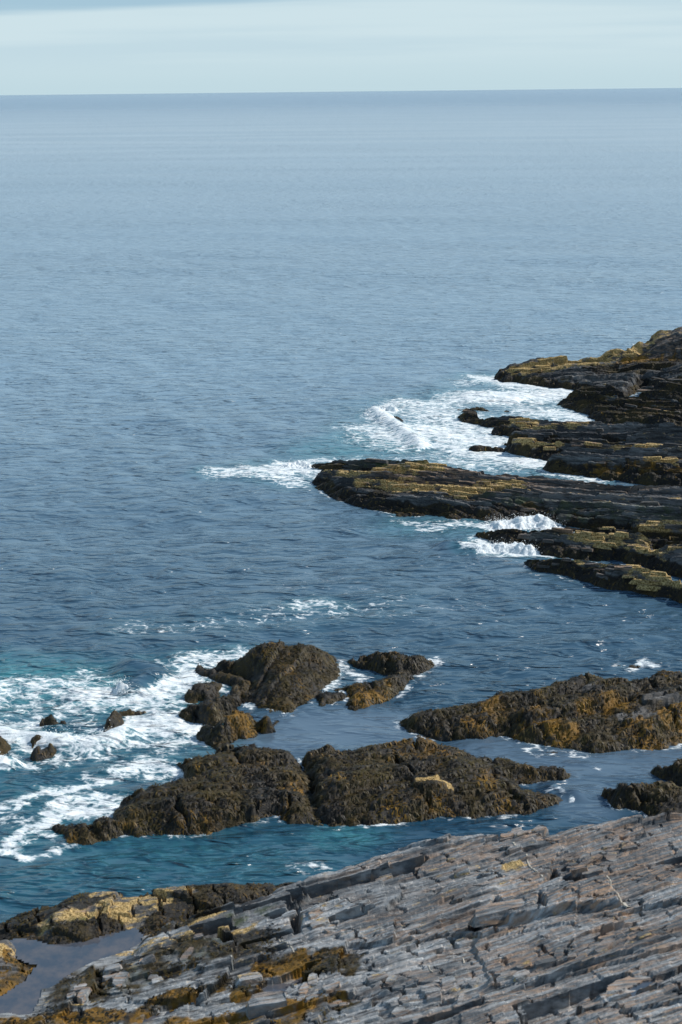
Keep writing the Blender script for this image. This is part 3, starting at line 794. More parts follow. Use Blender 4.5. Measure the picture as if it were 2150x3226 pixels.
rock('rock_ledge', 'wide weed-draped reef at the right with two bare grey patches', 'rock ledge',
     Z3([(280, 522, .15), (330, 500, .4), (400, 481, .6), (480, 466, .75), (550, 461, .85), (620, 441, .95), (680, 431, 1.0), (750, 392, 1.2), (860, 381, 1.2), (950, 371, 1.2), (1020, 346, 1.3), (1080, 316, 1.5), (1140, 306, 1.6),
         (1220, 320, 1.5), (1300, 321, 1.5), (1380, 331, 1.4), (1440, 302, 1.5), (1480, 291, 1.6), (1568, 301, 1.7), (1850, 300, 1.7), (1850, 590, 0), (1568, 622, 0), (1500, 650, 0), (1350, 655, 0), (1250, 660, 0),
         (1170, 668, 0), (1050, 655, 0), (900, 630, 0), (740, 590, 0), (600, 604, 0), (480, 598, 0), (390, 588, 0), (330, 575, 0), (290, 550, 0)]),
     Z3([(500, 540, .6), (640, 520, .9), (800, 440, 1.05), (900, 500, 1.1), (780, 530, .7), (1000, 540, 1.0), (1120, 560, 1.0), (1180, 600, .8), (1200, 430, 1.2), (1350, 430, 1.3), (1500, 420, 1.4), (1230, 500, .8), (1400, 540, 1.1), (1568, 540, 1.2), (1250, 590, .5), (1700, 500, 1.3)]),
     cell=0.05, s_in=1.0, style='weed', amp=0.75, weed=1.0, blades=BL, seed=91, blade_len=0.11,
     spots=[('amber', Z3([(620, 530, .8), (700, 570, .4)]), 0.7, 0.9), ('amber', Z3([(720, 460, 1.0), (900, 500, 1.1), (1060, 540, 1.0)]), 0.9, 0.8), ('amber', Z3([(1180, 460, 1.1), (1320, 440, 1.2)]), 0.9, 0.9),
            ('amber', Z3([(1400, 540, 1.0), (1568, 500, 1.2)]), 1.4, 1.0), ('amber', Z3([(1180, 590, .7)]), 0.8, 0.6), ('amber', Z3([(830, 590, .4)]), 0.5, 0.7),
            ('weed', Z3([(1310, 490, 1.2), (1410, 480, 1.2)]), 0.38, -1.0), ('weed', Z3([(1440, 430, 1.4), (1540, 435, 1.4)]), 0.5, -1.0), ('weed', Z3([(1150, 380, 1.3), (1180, 380, 1.3)]), 0.3, -0.7)])
rock('rock', 'tiny round rock behind the weed-draped reef, foam at its right side', 'rock',
     Z3([(1285, 280, .1), (1300, 266, .35), (1345, 262, .4), (1385, 268, .3), (1390, 285, .05), (1370, 303, 0), (1310, 303, 0)]), (), cell=0.045, s_in=1.5, style='weed', amp=0.4, weed=1, blades=200, seed=93)
rock('rock', 'flat barely exposed weed patch in front of the weed-draped reef', 'rock',
     Z3([(870, 655, .02), (920, 645, .1), (1000, 648, .12), (1080, 660, .1), (1130, 672, .03), (1080, 684, 0), (950, 680, 0), (890, 670, 0)]), (), cell=0.045, s_in=0.5, style='weed', amp=0.25, weed=1, blades=200, seed=94)
rock('rock', 'thin sliver of dark rock alone in the channel left of the boulder', 'rock',
     Z3([(1088, 742, 0), (1110, 737, .08), (1150, 738, .1), (1190, 743, .02), (1150, 750, 0), (1110, 750, 0)]), (), cell=0.045, s_in=0.6, style='weed', amp=0.2, weed=1, seed=95)
rock('rock', 'rounded weed-draped boulder in front of the channel at right', 'boulder',
     Z3([(1222, 858, .1), (1250, 842, .4), (1268, 810, .75), (1300, 790, 1.0), (1370, 779, 1.1), (1480, 790, 1.05), (1568, 822, .8), (1750, 840, .5), (1750, 960, 0), (1568, 950, 0), (1450, 940, 0), (1350, 930, 0), (1265, 920, 0), (1248, 880, 0)]),
     Z3([(1350, 850, .8), (1450, 860, .7)]), cell=0.045, s_in=2.2, style='weed', amp=0.7, weed=1.0, blades=BL, seed=96, blade_len=0.12)
rock('rock', 'dark boulder cut off by the right edge, above the rounded boulder', 'boulder',
     Z3([(1455, 752, .1), (1490, 722, .7), (1568, 682, 1.1), (1700, 660, 1.4), (1850, 700, 1), (1850, 830, 0), (1568, 818, 0), (1470, 788, 0)]),
     (), cell=0.05, s_in=2.2, style='weed', amp=0.7, weed=1.0, blades=BL, seed=97)
rock('rock', 'low dark wet rock wedged between the slate shore and the rounded boulder', 'rock',
     Z3([(1440, 935, .2), (1480, 905, .5), (1568, 885, .7), (1750, 880, .8), (1750, 1000, .2), (1568, 975, .2), (1450, 960, .1)]),
     (), cell=0.045, s_in=1.6, style='weed', amp=0.8, weed=0.8, blades=120, seed=98)

# ---- the shore in front
POOL1 = [(70, 592, .45), (150, 602, .45), (230, 622, .45), (300, 616, .45), (400, 600, .45), (500, 572, .45), (600, 548, .45), (640, 592, .45), (600, 620, .45), (500, 660, .45), (400, 690, .45), (320, 745, .45), (240, 790, .45),
         (185, 812, .45), (168, 880, .45), (135, 915, .45), (0, 922, .45), (-60, 930, .45), (-60, 880, .45), (0, 868, .45), (60, 820, .45), (140, 770, .45), (180, 712, .45), (235, 690, .45), (150, 678, .45), (100, 660, .45)]
POOL2 = [(1150, 830, 1.0), (1200, 790, 1.0), (1300, 770, 1.0), (1380, 738, 1.0), (1435, 745, 1.0), (1350, 790, 1.0), (1400, 800, 1.0), (1480, 785, 1.0), (1400, 832, 1.0), (1300, 830, 1.0), (1270, 862, 1.0), (1200, 850, 1.0)]
POOL3 = [(600, 966, .75), (680, 930, .75), (760, 905, .75), (850, 890, .75), (930, 855, .75), (1000, 850, .75), (900, 892, .75), (800, 928, .75), (700, 950, .75), (640, 975, .75)]
POOL4 = [(1262, 905, 3.0), (1350, 870, 3.0), (1450, 840, 3.0), (1568, 818, 3.0), (1700, 800, 3.0), (1700, 850, 3.0), (1568, 862, 3.0), (1450, 905, 3.0), (1350, 922, 3.0), (1285, 926, 3.0)]
P1, P2, P3, P4 = Z4(POOL1), Z4(POOL2), Z4(POOL3), Z5(POOL4)
SLAB = (Z4([(600, 640, .5), (640, 590, .55), (700, 545, .6), (760, 500, .7), (860, 455, .75), (1000, 425, .8), (1060, 400, .8), (1180, 380, .8), (1280, 350, .8), (1340, 330, .8), (1375, 302, .85), (1430, 290, .9), (1500, 268, 1.05)])
        + Z5([(0, 345, 1.1), (60, 315, 1.15), (82, 298, 1.25), (180, 258, 1.4), (235, 240, 1.47), (300, 216, 1.55), (400, 200, 1.65), (540, 176, 1.75), (680, 172, 1.85), (760, 156, 1.95), (815, 128, 2.1), (860, 124, 2.1),
              (900, 142, 2.05), (1000, 140, 2.1), (1100, 130, 2.1), (1250, 115, 2.2), (1400, 98, 2.35), (1500, 95, 2.4), (1568, 100, 2.45), (1900, 92, 2.6), (2300, 700, 4.2), (2000, 1400, 5.0), (900, 1500, 3.6)])
        + Z4([(1500, 1350, 1.9), (800, 1250, 1.0), (0, 1200, .6), (-300, 1100, .5), (-200, 925, .4), (0, 926, .4), (135, 918, .45), (170, 880, .45), (190, 812, .45), (240, 790, .5), (330, 745, .5), (400, 692, .5), (500, 662, .5)]))
slab_ctrl = (Z5([(300, 400, 1.5), (700, 400, 2.0), (1200, 300, 2.4), (1100, 200, 2.2), (1500, 400, 2.9), (300, 600, 1.6), (700, 640, 2.1), (1000, 560, 2.5), (1400, 620, 3.1), (200, 780, 1.4), (500, 760, 1.8), (1000, 760, 2.6), (1500, 780, 3.3),
                 (500, 950, 1.9), (900, 950, 2.6), (1300, 980, 3.2), (1500, 1000, 3.6), (60, 700, 1.2), (120, 960, 1.3), (250, 900, 1.7)])
             + Z4([(1100, 470, .95), (1300, 450, 1.0), (1450, 400, 1.2), (900, 620, .8), (1100, 600, 1.0), (1300, 620, 1.15), (1200, 700, 1.05), (800, 720, .9), (600, 720, .75), (500, 830, .75), (700, 840, .85), (950, 790, .95), (250, 830, .6),
                   (400, 920, .6), (1100, 780, 1.0), (1450, 850, 1.2), (1100, 920, 1.0), (900, 950, .9), (1300, 940, 1.15), (1540, 780, 1.4), (1400, 700, 1.2)]))
pit = ZD([(520, 500, 2.3), (600, 340, 2.5), (640, 400, 2.5), (720, 400, 2.5), (900, 420, 2.5), (930, 440, 2.5), (900, 500, 2.4), (700, 500, 2.3)])
pit2 = ZD([(90, 730, 2.0), (150, 625, 2.1), (190, 665, 2.1), (190, 720, 2.0)])
pit3 = ZD([(-60, 900, 1.9), (10, 750, 1.9), (50, 790, 2.0), (70, 890, 2.0), (0, 930, 1.9)])
pit4 = ZD([(450, 780, 2.2), (480, 690, 2.2), (530, 790, 2.2), (520, 820, 2.2)])
pit5 = ZD([(900, 1000, 2.4), (960, 950, 2.5), (990, 1000, 2.5)])
pit6 = Z4([(1290, 400, .95), (1330, 390, 1.0), (1350, 540, 1.05), (1345, 600, 1.05), (1325, 560, 1.0), (1300, 480, .95)])
raised = ZD([(50, 800, 2.1), (30, 740, 2.1), (220, 680, 2.2), (430, 640, 2.3), (640, 560, 2.4), (980, 480, 2.6), (1060, 640, 2.7), (1100, 720, 2.7), (640, 750, 2.5), (300, 800, 2.3)])
slab, hzS, baseS = rock('slate_shore', 'broad grey slate shore with rusty streaks filling the lower right foreground', 'rock shore',
     SLAB, slab_ctrl, fit=0.55, cell=0.036, s_in=1.3, s_out=2.2, style='slab', strike=STRIKE_FG, amp=1.0, mat=M_SLAB, edge_noise=0.12, weed_top=0.05, weed=0.0, seed=107, blades=260, blade_len=0.07,
     basins=[(P1, 0.2, .45), (P2, 0.12, 1.0), (P3, 0.1, .75), (P4, 0.1, 3.0)],
     patch=[(pit, -1.05, 0.07), (pit2, -0.35, 0.06), (pit3, -0.6, 0.05), (pit4, -0.3, 0.05), (pit5, -0.25, 0.05), (pit6, -0.5, 0.06), (raised, 0.22, 0.05)],
     spots=[('weed', Z4([(1150, 730, 1.05), (1300, 700, 1.1), (1420, 690, 1.2), (1540, 720, 1.3)]), 0.6, 1.0), ('weed', Z4([(1120, 860, 1.0), (1150, 800, 1.0), (1100, 820, 1)]), 0.35, 1.0), ('weed', Z4([(1380, 780, 1.0), (1520, 770, 1.2)]), 0.3, 1.0),
            ('weed', Z4([(540, 940, .7), (700, 895, .8), (850, 850, .85), (1000, 800, .9), (1100, 790, 1)]), 0.36, 1.0), ('weed', Z4([(150, 920, .5), (250, 900, .6), (400, 930, .65), (560, 960, .7)]), 0.4, 0.95),
            ('weed', Z4([(0, 960, .5), (200, 980, .6)]), 0.5, 0.9), ('weed', Z4([(300, 800, .6), (500, 760, .7), (700, 700, .8), (900, 650, .85), (1150, 600, 1.0)]), 1.3, 0.72), ('weed', Z4([(200, 960, .6), (600, 990, .8), (1000, 990, 1.0), (1500, 960, 1.2)]), 0.7, 0.62),
            ('green', Z4([(400, 780, .7), (700, 690, .8), (1000, 610, .9)]), 0.8, 0.5), ('ochre', Z4([(600, 640, .65), (800, 600, .75)]), 0.5, 0.5), ('weed', Z4([(1100, 880, 1.0), (1300, 930, 1.1), (1480, 910, 1.2)]), 0.4, 0.75), ('weed', Z5([(0, 960, 1.3), (60, 1000, 1.3)]), 0.5, 0.8), ('weed', Z5([(0, 780, 1.2), (100, 790, 1.3)]), 0.25, 0.9),
            ('amber', Z4([(1150, 750, 1.0), (1400, 700, 1.1)]), 0.7, 1.0), ('amber', Z4([(1120, 860, 1.0), (1240, 870, 1.0)]), 0.5, 1.0), ('amber', Z4([(540, 930, .7), (1100, 790, 1.0)]), 0.5, 0.9), ('amber', Z4([(1300, 950, 1.1), (1450, 940, 1.1)]), 0.4, 0.9),
            ('weed', Z4([(660, 560, .6), (760, 520, .7), (900, 470, .8), (1000, 430, .8)]), 0.4, 0.9), ('ochre', Z4([(780, 490, .8), (950, 470, .85), (1000, 430, .8)]), 0.45, 0.85), ('ochre', Z4([(850, 570, .8), (1000, 560, .9), (1120, 525, .95)]), 0.3, 0.7),
            ('ochre', Z4([(250, 830, .6), (450, 760, .7), (650, 620, .65)]), 0.5, 0.4), ('green', Z4([(860, 620, .8), (960, 600, .9), (900, 650, .8)]), 0.45, 0.8), ('green', Z4([(1050, 490, .9), (1150, 450, .95)]), 0.35, 0.9),
            ('rust', Z5([(700, 500, 2.3), (900, 400, 2.4), (1250, 370, 2.7), (1568, 300, 2.9)]), 1.0, 1.0), ('rust', Z5([(100, 600, 1.4), (500, 580, 1.8)]), 0.9, 0.7), ('rust', Z5([(1250, 620, 2.9), (1568, 540, 3.2)]), 1.3, 0.7),
            ('rust', Z5([(200, 300, 1.5), (700, 200, 1.9), (1400, 140, 2.4)]), 1.0, 0.65), ('rust', Z5([(100, 300, 1.4), (800, 900, 2.2)]), 6.0, 0.18), ('rust', Z5([(1200, 200, 1.4), (1300, 900, 2.2)]), 6.0, 0.7), ('rust', Z5([(1000, 420, 2.5), (1250, 480, 2.8)]), 1.0, 1.0), ('rust', Z5([(780, 285, 2.0)]), 0.5, 1.0), ('ochre', Z5([(750, 300, 2.0), (850, 275, 2.1)]), 0.25, 0.9), ('amber', Z4([(0, 960, .5), (700, 980, .8), (1400, 930, 1.1)]), 1.1, 1.0)])
LEDGE = Z4([(-200, 560, .2), (-60, 520, .25), (30, 490, .15), (45, 460, .3), (110, 430, .45), (200, 400, .6), (245, 410, .6), (340, 367, .7), (400, 362, .75), (500, 356, .8), (660, 361, .8), (700, 343, .75), (800, 336, .8),
            (900, 323, .85), (960, 306, .95), (1040, 296, 1.0), (1120, 311, .9), (1180, 318, .75), (1280, 322, .5), (1360, 322, .4), (1400, 380, .6), (1200, 420, .6), (1050, 440, .6), (900, 470, .6), (760, 520, .55), (640, 560, .5), (600, 548, .45),
            (500, 574, .42), (400, 602, .42), (300, 618, .42), (230, 622, .42), (150, 604, .42), (70, 594, .42), (40, 570, .4), (-80, 600, .3)])
rock('rock_ledge', 'weedy shore ledge with pale yellow layered crests behind the tide pool', 'rock ledge',
     LEDGE, Z4([(300, 450, .75), (500, 420, .85), (700, 400, .85), (900, 380, .85), (700, 480, .65), (450, 520, .6), (200, 520, .5), (250, 460, .8), (1100, 360, .8), (100, 500, .45)]),
     cell=0.036, s_in=1.6, s_out=2.0, style='slab', strike=STRIKE_FG - 0.05, amp=0.85, mat=M_MID, edge_noise=0.12, weed_top=0.5, weed=0.75, seed=121, blades=300, blade_len=0.07,
     spots=[('weed', Z4([(230, 465, .8), (420, 440, .85), (560, 425, .8), (720, 405, .8)]), 0.34, -1.0), ('weed', Z4([(420, 375, .8), (660, 378, .8), (900, 345, .85)]), 0.22, -1.0), ('weed', Z4([(500, 460, .75), (700, 430, .75)]), 0.2, -0.8),
            ('ochre', Z4([(230, 465, .8), (420, 440, .85), (720, 405, .8)]), 0.6, 0.62), ('ochre', Z4([(420, 375, .8), (660, 378, .8), (950, 335, .85)]), 0.5, 0.62),
            ('rust', Z4([(280, 430, .8), (380, 425, .8)]), 0.4, 1.0), ('amber', Z4([(250, 560, .5), (600, 560, .5)]), 0.5, 0.35), ('amber', Z4([(640, 560, .5), (850, 480, .6), (1000, 410, .7)]), 0.5, 0.5), ('green', Z4([(330, 530, .6), (430, 520, .6)]), 0.35, 0.8)])
rock('rock', 'lichen-yellow rock with amber weed in the lower left corner', 'rock',
     Z4([(-200, 565, 1.0), (0, 556, .85), (30, 560, .8), (55, 582, .7), (65, 640, .6), (100, 670, .6), (150, 682, .47), (235, 692, .44), (180, 714, .42), (140, 772, .42), (60, 822, .42), (0, 870, .42), (-200, 900, .42)]),
     Z4([(0, 640, .85), (40, 720, .7), (0, 780, .6)]), cell=0.036, s_in=1.4, s_out=2.2, style='slab', strike=STRIKE_FG, amp=0.8, mat=M_MID, edge_noise=0.1, weed_top=0.2, weed=0.1, seed=131, blades=300, blade_len=0.07,
     spots=[('weed', Z4([(120, 690, .5), (150, 720, .45), (60, 790, .45), (0, 840, .45)]), 0.4, 1.0), ('amber', Z4([(120, 690, .5), (60, 790, .45), (0, 840, .45)]), 0.8, 1.0), ('ochre', Z4([(0, 580, .9), (30, 620, .7)]), 0.5, 0.6), ('weed', Z4([(0, 680, .6), (40, 700, .6)]), 0.5, 0.55),
            ('weed', Z4([(60, 600, .8), (70, 650, .6)]), 0.15, 0.9)])

# ------------------------------------------------------------------ loose pieces of slate and quartz on the shore
variants = [block_mesh('slate_block', 0.20, 0.085, 0.075, 500 + i, 0.15) for i in range(8)]


def put_block(x, y, scale, rz, parent, pbase, hz, var=None, dz=0.0):
    me = variants[random.randrange(8)] if var is None else variants[var]
    o = bpy.data.objects.new('slate_block', me)
    COL.objects.link(o)
    if len(me.materials) == 0: me.materials.append(M_SLAB)
    o.parent = parent
    o.location = (x - pbase[0], y - pbase[1], hz(x, y) + dz)
    o.rotation_euler = (random.uniform(-.12, .12), random.uniform(-.12, .12), rz)
    o.scale = scale


put_block(*Z4([(1205, 925, 1.05)])[0][:2], (1.9, 2.6, 2.2), STRIKE_FG - 0.1, slab, baseS, hzS, 3, 0.03)
put_block(*Z4([(1120, 775, 1.0)])[0][:2], (1.3, 1.8, 1.2), STRIKE_FG, slab, baseS, hzS, 5, 0.0)
put_block(*Z5([(760, 525, 2.2)])[0][:2], (3.2, 2.4, 1.6), STRIKE_FG + 0.05, slab, baseS, hzS, 2, 0.0)
# broken blocks round the pit, along scarps and over the broken stretches
clusters = [(ZD([(760, 300, 2.5)])[0], 6, 0.5, 0.12), (ZD([(850, 350, 2.5)])[0], 10, 0.6, 0.28), (ZD([(1000, 290, 2.5)])[0], 10, 0.6, 0.3),
            (ZD([(260, 130, 2.1)])[0], 9, 0.6, 0.2), (ZD([(340, 120, 2.1)])[0], 5, 0.5, 0.2), (Z5([(300, 300, 1.5)])[0], 6, 0.5, 0.3),
            (Z5([(550, 340, 1.8)])[0], 6, 0.7, 0.35), (Z5([(300, 960, 1.8)])[0], 14, 0.9, 0.5), (Z5([(200, 880, 1.6)])[0], 10, 0.8, 0.4), (Z4([(1380, 860, 1.15)])[0], 9, 0.5, 0.3), (Z4([(1350, 520, 1.1)])[0], 8, 0.7, 0.5),
            (Z5([(1200, 640, 2.9)])[0], 6, 0.7, 0.3), (Z4([(500, 760, .75)])[0], 10, 1.1, 0.5), (Z4([(700, 680, .85)])[0], 10, 1.1, 0.5), (Z5([(900, 780, 2.5)])[0], 10, 1.4, 0.3), (Z5([(500, 860, 1.9)])[0], 8, 0.9, 0.3)]
for (c, n, rx, ry) in clusters:
    for i in range(n):
        a = random.gauss(0, rx * 0.6); b = random.gauss(0, ry * 0.7)
        x = c[0] + a * math.cos(STRIKE_FG) - b * math.sin(STRIKE_FG); y = c[1] + a * math.sin(STRIKE_FG) + b * math.cos(STRIKE_FG)
        s = random.uniform(0.45, 1.15)
        put_block(x, y, (s * random.uniform(.6, 1.2), s * random.uniform(.8, 1.4), s * random.uniform(.7, 1.3)), STRIKE_FG + random.gauss(0, 0.22) + (0.9 if random.random() < .25 else 0), slab, baseS, hzS, dz=-0.01)


def vein(pts, wd, name='quartz_vein'):
    """a thin raised strip of pale quartz following the slab's surface"""
    path = []
    for i in range(len(pts) - 1):
        a, b = pts[i], pts[i + 1]
        n = max(2, int(math.hypot(b[0] - a[0], b[1] - a[1]) / 0.05))
        for j in range(n):
            t_ = j / n
            path.append((a[0] + (b[0] - a[0]) * t_, a[1] + (b[1] - a[1]) * t_))
    v, f = [], []
    for i, (x, y) in enumerate(path):
        x += random.uniform(-.008, .008); y += random.uniform(-.008, .008)
        w = wd * random.uniform(0.45, 1.2)
        zc = max(hzS(x, y), hzS(x - w, y), hzS(x + w, y))
        v += [(x - w - baseS[0], y - baseS[1], zc - 0.03), (x - w * .7 - baseS[0], y - baseS[1], zc + 0.014), (x + w * .7 - baseS[0], y - baseS[1], zc + 0.014), (x + w - baseS[0], y - baseS[1], zc - 0.03)]
        if i:
            k_ = 4 * i
            f += [(k_ - 4 + j, k_ - 3 + j, k_ + 1 + j, k_ + j) for j in range(3)]
    me = bpy.data.meshes.new(name)
    me.from_pydata(v, [], [tuple(reversed(q)) for q in f])
    me.update()
    o = link(name, me, M_QUARTZ, slab)
    o['label'] = 'pale quartz vein crossing the slate'
    return o


tq = NT('quartz')
M_QUARTZ = tq.out(tq.mix(tq.noise(tq.pos, 20, 3, 0.6), (0.30, 0.25, 0.19), (0.62, 0.58, 0.50)), 0.6)
vein(ZD([(385, 275, 2.2), (420, 350, 2.3), (470, 420, 2.3), (515, 485, 2.3)]), 0.020)
vein(ZD([(285, 215, 2.1), (305, 275, 2.1)]), 0.02)
vein(ZD([(985, 480, 2.6), (1030, 560, 2.7), (1075, 630, 2.7), (1120, 665, 2.8)]), 0.018)
vein(ZD([(1120, 665, 2.8), (1150, 705, 2.8), (1185, 730, 2.8)]), 0.05)
vein(Z4([(1248, 560, 1.1), (1290, 605, 1.1), (1330, 665, 1.1)]), 0.016)
vein(Z5([(585, 725, 1.9), (590, 765, 1.9)]), 0.016)
vein(Z5([(425, 775, 1.7), (450, 830, 1.7)]), 0.016)
vein(Z4([(1040, 685, 1.0), (1050, 715, 1.0)]), 0.02)

# ------------------------------------------------------------------ tide pools
def pool_material():
    t = NT('pool_water')
    n = t.noise(t.pos, 2.2, 4, 0.6)
    c = t.mix(t.ramp(n, 0.35, 0.7), (0.045, 0.062, 0.088), (0.105, 0.100, 0.108))
    nb = t.bump(t.noise(t.pos, 5, 3, 0.5), 0.03, 0.05)
    return t.out(c, 0.05, nb, 0.8)


M_POOL = pool_material()


def pool(outline, lvl, label, grow=0.16):
    P = np.array(outline)
    x0, x1, y0, y1 = P[:, 0].min() - 1, P[:, 0].max() + 1, P[:, 1].min() - 1, P[:, 1].max() + 1
    c = 0.06
    gx, gy = np.meshgrid(np.arange(x0, x1, c), np.arange(y0, y1, c))
    sh = gx.shape
    d, _ = poly_field(gx.ravel(), gy.ravel(), outline)
    kp = (d > -grow).reshape(sh)
    idx = np.arange(d.size).reshape(sh)
    q = np.stack([idx[:-1, :-1], idx[:-1, 1:], idx[1:, 1:], idx[1:, :-1]], -1)[kp[:-1, :-1] & kp[1:, 1:] & kp[:-1, 1:] & kp[1:, :-1]]
    used = np.zeros(d.size, bool); used[q.ravel()] = True
    rm = np.cumsum(used) - 1
    b = (float(P[:, 0].mean()), float(P[:, 1].mean()), lvl)
    co = np.stack([gx.ravel() - b[0], gy.ravel() - b[1], np.zeros(d.size)], -1)[used]
    o = link('tide_pool', mesh_np('tide_pool', co, rm[q]), M_POOL, None, b)
    tag(o, label, 'tide pool', None, 'structure')


pool(P1, .445, 'large still tide pool between the yellow ledge and the slate shore')
pool(P2, .99, 'small pinkish tide pool ringed by amber seaweed')
pool(P3, .745, 'thin winding tide pool along the bottom edge')
pool(P4, 2.99, 'shallow brown puddle on the slate near the right edge')

# ------------------------------------------------------------------ the sea
f_px = 1024 * LENS / 36.0
rows = []
yy = np.linspace(f_px * CAM_H / 15.0, 0.9, 620)            # distance rings closer together nearby
ring = f_px * CAM_H / yy
ring = np.concatenate([[0.5, 5, 10], ring, [30000, 60000]])
a_in = np.linspace(-19, 19, 560)
ang_ = np.concatenate([np.linspace(-180, -62, 30)[:-1], np.linspace(-62, -19, 60)[:-1], a_in, np.linspace(19, 62, 60)[1:], np.linspace(62, 180, 30)[1:]])
A_, R_ = np.meshgrid(np.radians(ang_), ring)
sx = (R_ * np.sin(A_)).ravel(); sy = (R_ * np.cos(A_)).ravel(); rr = R_.ravel()

foam = np.zeros(sx.shape); aer = np.zeros(sx.shape); calm = np.zeros(sx.shape); hump = np.zeros(sx.shape)
near = rr < 160
nx_, ny_ = sx[near], sy[near]
wxn = nx_ + 0.7 * fbm(nx_ * 0.5, ny_ * 0.5, 3, 201); wyn = ny_ + 0.9 * fbm(nx_ * 0.5 + 9, ny_ * 0.5, 3, 202)
fo = np.zeros(nx_.shape); ae = np.zeros(nx_.shape); ca = np.zeros(nx_.shape); hu = np.zeros(nx_.shape)


def F(pts, w, s, a=None):
    global fo, ae
    f = stroke_field(wxn, wyn, pts, w)
    fo = np.maximum(fo, f ** 0.8 * s)
    if a is None: a = s * 0.8
    ae = np.maximum(ae, sstep(0, 1, stroke_field(wxn, wyn, pts, w * 2.0)) * a)


# far channel between headland and terraced ledge
F(Z1([(740, 345), (900, 350), (1120, 322)]), 3.0, 0.95)
F(Z1([(450, 362), (600, 372), (700, 360)]), 1.6, 0.75)
F(Z1([(770, 262), (830, 275), (900, 297), (1120, 318)]), 1.6, 0.95)
F(Z1([(690, 285), (800, 280)]), 1.2, 0.55)
F(Z1([(980, 400), (1100, 410), (1230, 438)]), 2.6, 0.75)
F(Z1([(560, 400), (640, 430), (760, 480), (900, 500)]), 4.0, 0.66)
F(Z1([(560, 470), (700, 500), (860, 520)]), 3.0, 0.9)
F(Z1([(350, 405), (400, 395), (415, 400)]), 0.9, 1.0)
F(Z1([(360, 415), (430, 460), (480, 500), (540, 535), (640, 540), (720, 548)]), 0.9, 1.0)
F(Z1([(290, 460), (400, 480), (500, 520)]), 1.8, 0.7)
F(Z1([(260, 500), (400, 535), (520, 540)]), 1.5, 0.5, 0.9)
F(Z1([(720, 560), (850, 575), (1000, 600), (1090, 605)]), 1.8, 0.95)
F(Z1([(650, 590), (820, 610), (960, 610)]), 2.2, 0.55, 0.7)
F(Z1([(1050, 643), (1150, 655), (1260, 668)]), 0.6, 0.9)
# tip of the tongue
F(Z1([(-40, 625), (20, 620), (90, 625)]), 1.6, 1.0)
F(Z1([(-90, 640), (0, 650), (90, 650)]), 1.8, 0.85)
F(Z1([(-290, 640), (-120, 640), (-30, 615)]), 0.8, 0.75)
F(Z1([(-30, 595), (100, 590), (240, 592), (400, 598)]), 0.7, 0.9)
F(Z1([(-250, 655), (-100, 660), (80, 685)]), 0.9, 0.6)
F(Z1([(150, 575), (400, 585), (600, 575)]), 1.2, 0.35)
# slots beside the fingers
F(Z1([(820, 850), (940, 848), (1050, 850)]), 0.75, 1.0)
F(Z1([(540, 850), (700, 842), (830, 845)]), 0.8, 0.7)
F(Z1([(430, 825), (560, 825)]), 0.5, 0.45, 0.6)
F(Z1([(750, 945), (860, 950), (970, 962)]), 0.65, 1.0)
F(Z1([(780, 905), (800, 925)]), 0.5, 0.8)
F(Z1([(970, 968), (1080, 980), (1180, 990)]), 0.35, 0.85)
F(Z1([(1100, 862), (1180, 872)]), 0.4, 0.8)
# loose patches on the bay
F(Z1([(80, 1170), (150, 1160), (200, 1172)]), 0.7, 0.55)
F(Z1([(-60, 1180), (60, 1175), (250, 1190), (420, 1160)]), 1.2, 0.22, 0.1)
F(Z2([(600, 130), (900, 100), (1250, 60), (1568, 40)]), 1.1, 0.27, 0.15)
F(Z1([(0, 1080), (150, 1060), (300, 1100)]), 2.6, 0.12, 0.0)
F(Z1([(300, 1180), (500, 1200), (700, 1160)]), 1.6, 0.14, 0.0)
F(Z2([(850, 245), (1000, 235), (1070, 220)]), 0.6, 0.75)
F(Z2([(730, 290), (850, 270), (960, 270)]), 0.7, 0.6)
# surf at the left
F(Z2([(-50, 370), (80, 345), (200, 380), (380, 340)]), 1.1, 0.6, 1.0)
F(Z2([(-50, 430), (150, 410), (300, 420), (480, 400)]), 1.2, 0.55, 1.0)
F(Z2([(380, 430), (560, 420), (720, 400), (830, 350), (910, 310)]), 1.1, 0.92)
F(Z2([(560, 450), (700, 440), (830, 430)]), 1.0, 0.6, 0.8)
F(Z2([(545, 385), (560, 410)]), 0.45, 1.0)
F(Z2([(640, 480), (760, 500), (850, 480)]), 0.7, 0.65)
F(Z2([(-60, 565), (60, 575), (170, 600), (280, 635), (420, 635), (520, 600), (560, 560), (700, 545), (860, 555), (960, 550)]), 0.62, 1.2)
F(Z2([(520, 590), (640, 530), (780, 520), (870, 530)]), 0.85, 1.0)
F(Z2([(-60, 600), (80, 610), (140, 600)]), 0.7, 0.9)
F(Z2([(230, 600), (300, 635), (400, 640)]), 0.5, 1.3)
F(Z2([(-60, 735), (0, 730), (60, 730)]), 0.45, 1.3)
F(Z2([(-60, 690), (100, 700), (250, 700), (380, 670), (560, 640)]), 0.7, 0.55)
F(Z2([(560, 620), (700, 640), (860, 610), (950, 620)]), 0.7, 0.6)
F(Z2([(560, 740), (680, 720), (800, 740), (880, 760)]), 0.75, 0.7)
F(Z2([(420, 790), (560, 770), (700, 790)]), 0.5, 0.5)
F(Z2([(60, 890), (230, 860), (340, 840), (480, 800)]), 0.35, 0.85)
F(Z2([(-40, 930), (40, 910)]), 0.4, 0.7)
F(Z2([(240, 930), (380, 925), (540, 915)]), 0.55, 0.85)
F(Z2([(300, 890), (450, 880), (560, 900)]), 0.4, 0.7)
F(Z2([(250, 950), (200, 1000), (120, 1040), (50, 1080)]), 0.32, 0.95)
F(Z2([(0, 1080), (60, 1120), (160, 1150)]), 0.28, 0.85)
F(Z2([(160, 1150), (240, 1110), (290, 1090)]), 0.3, 0.5)
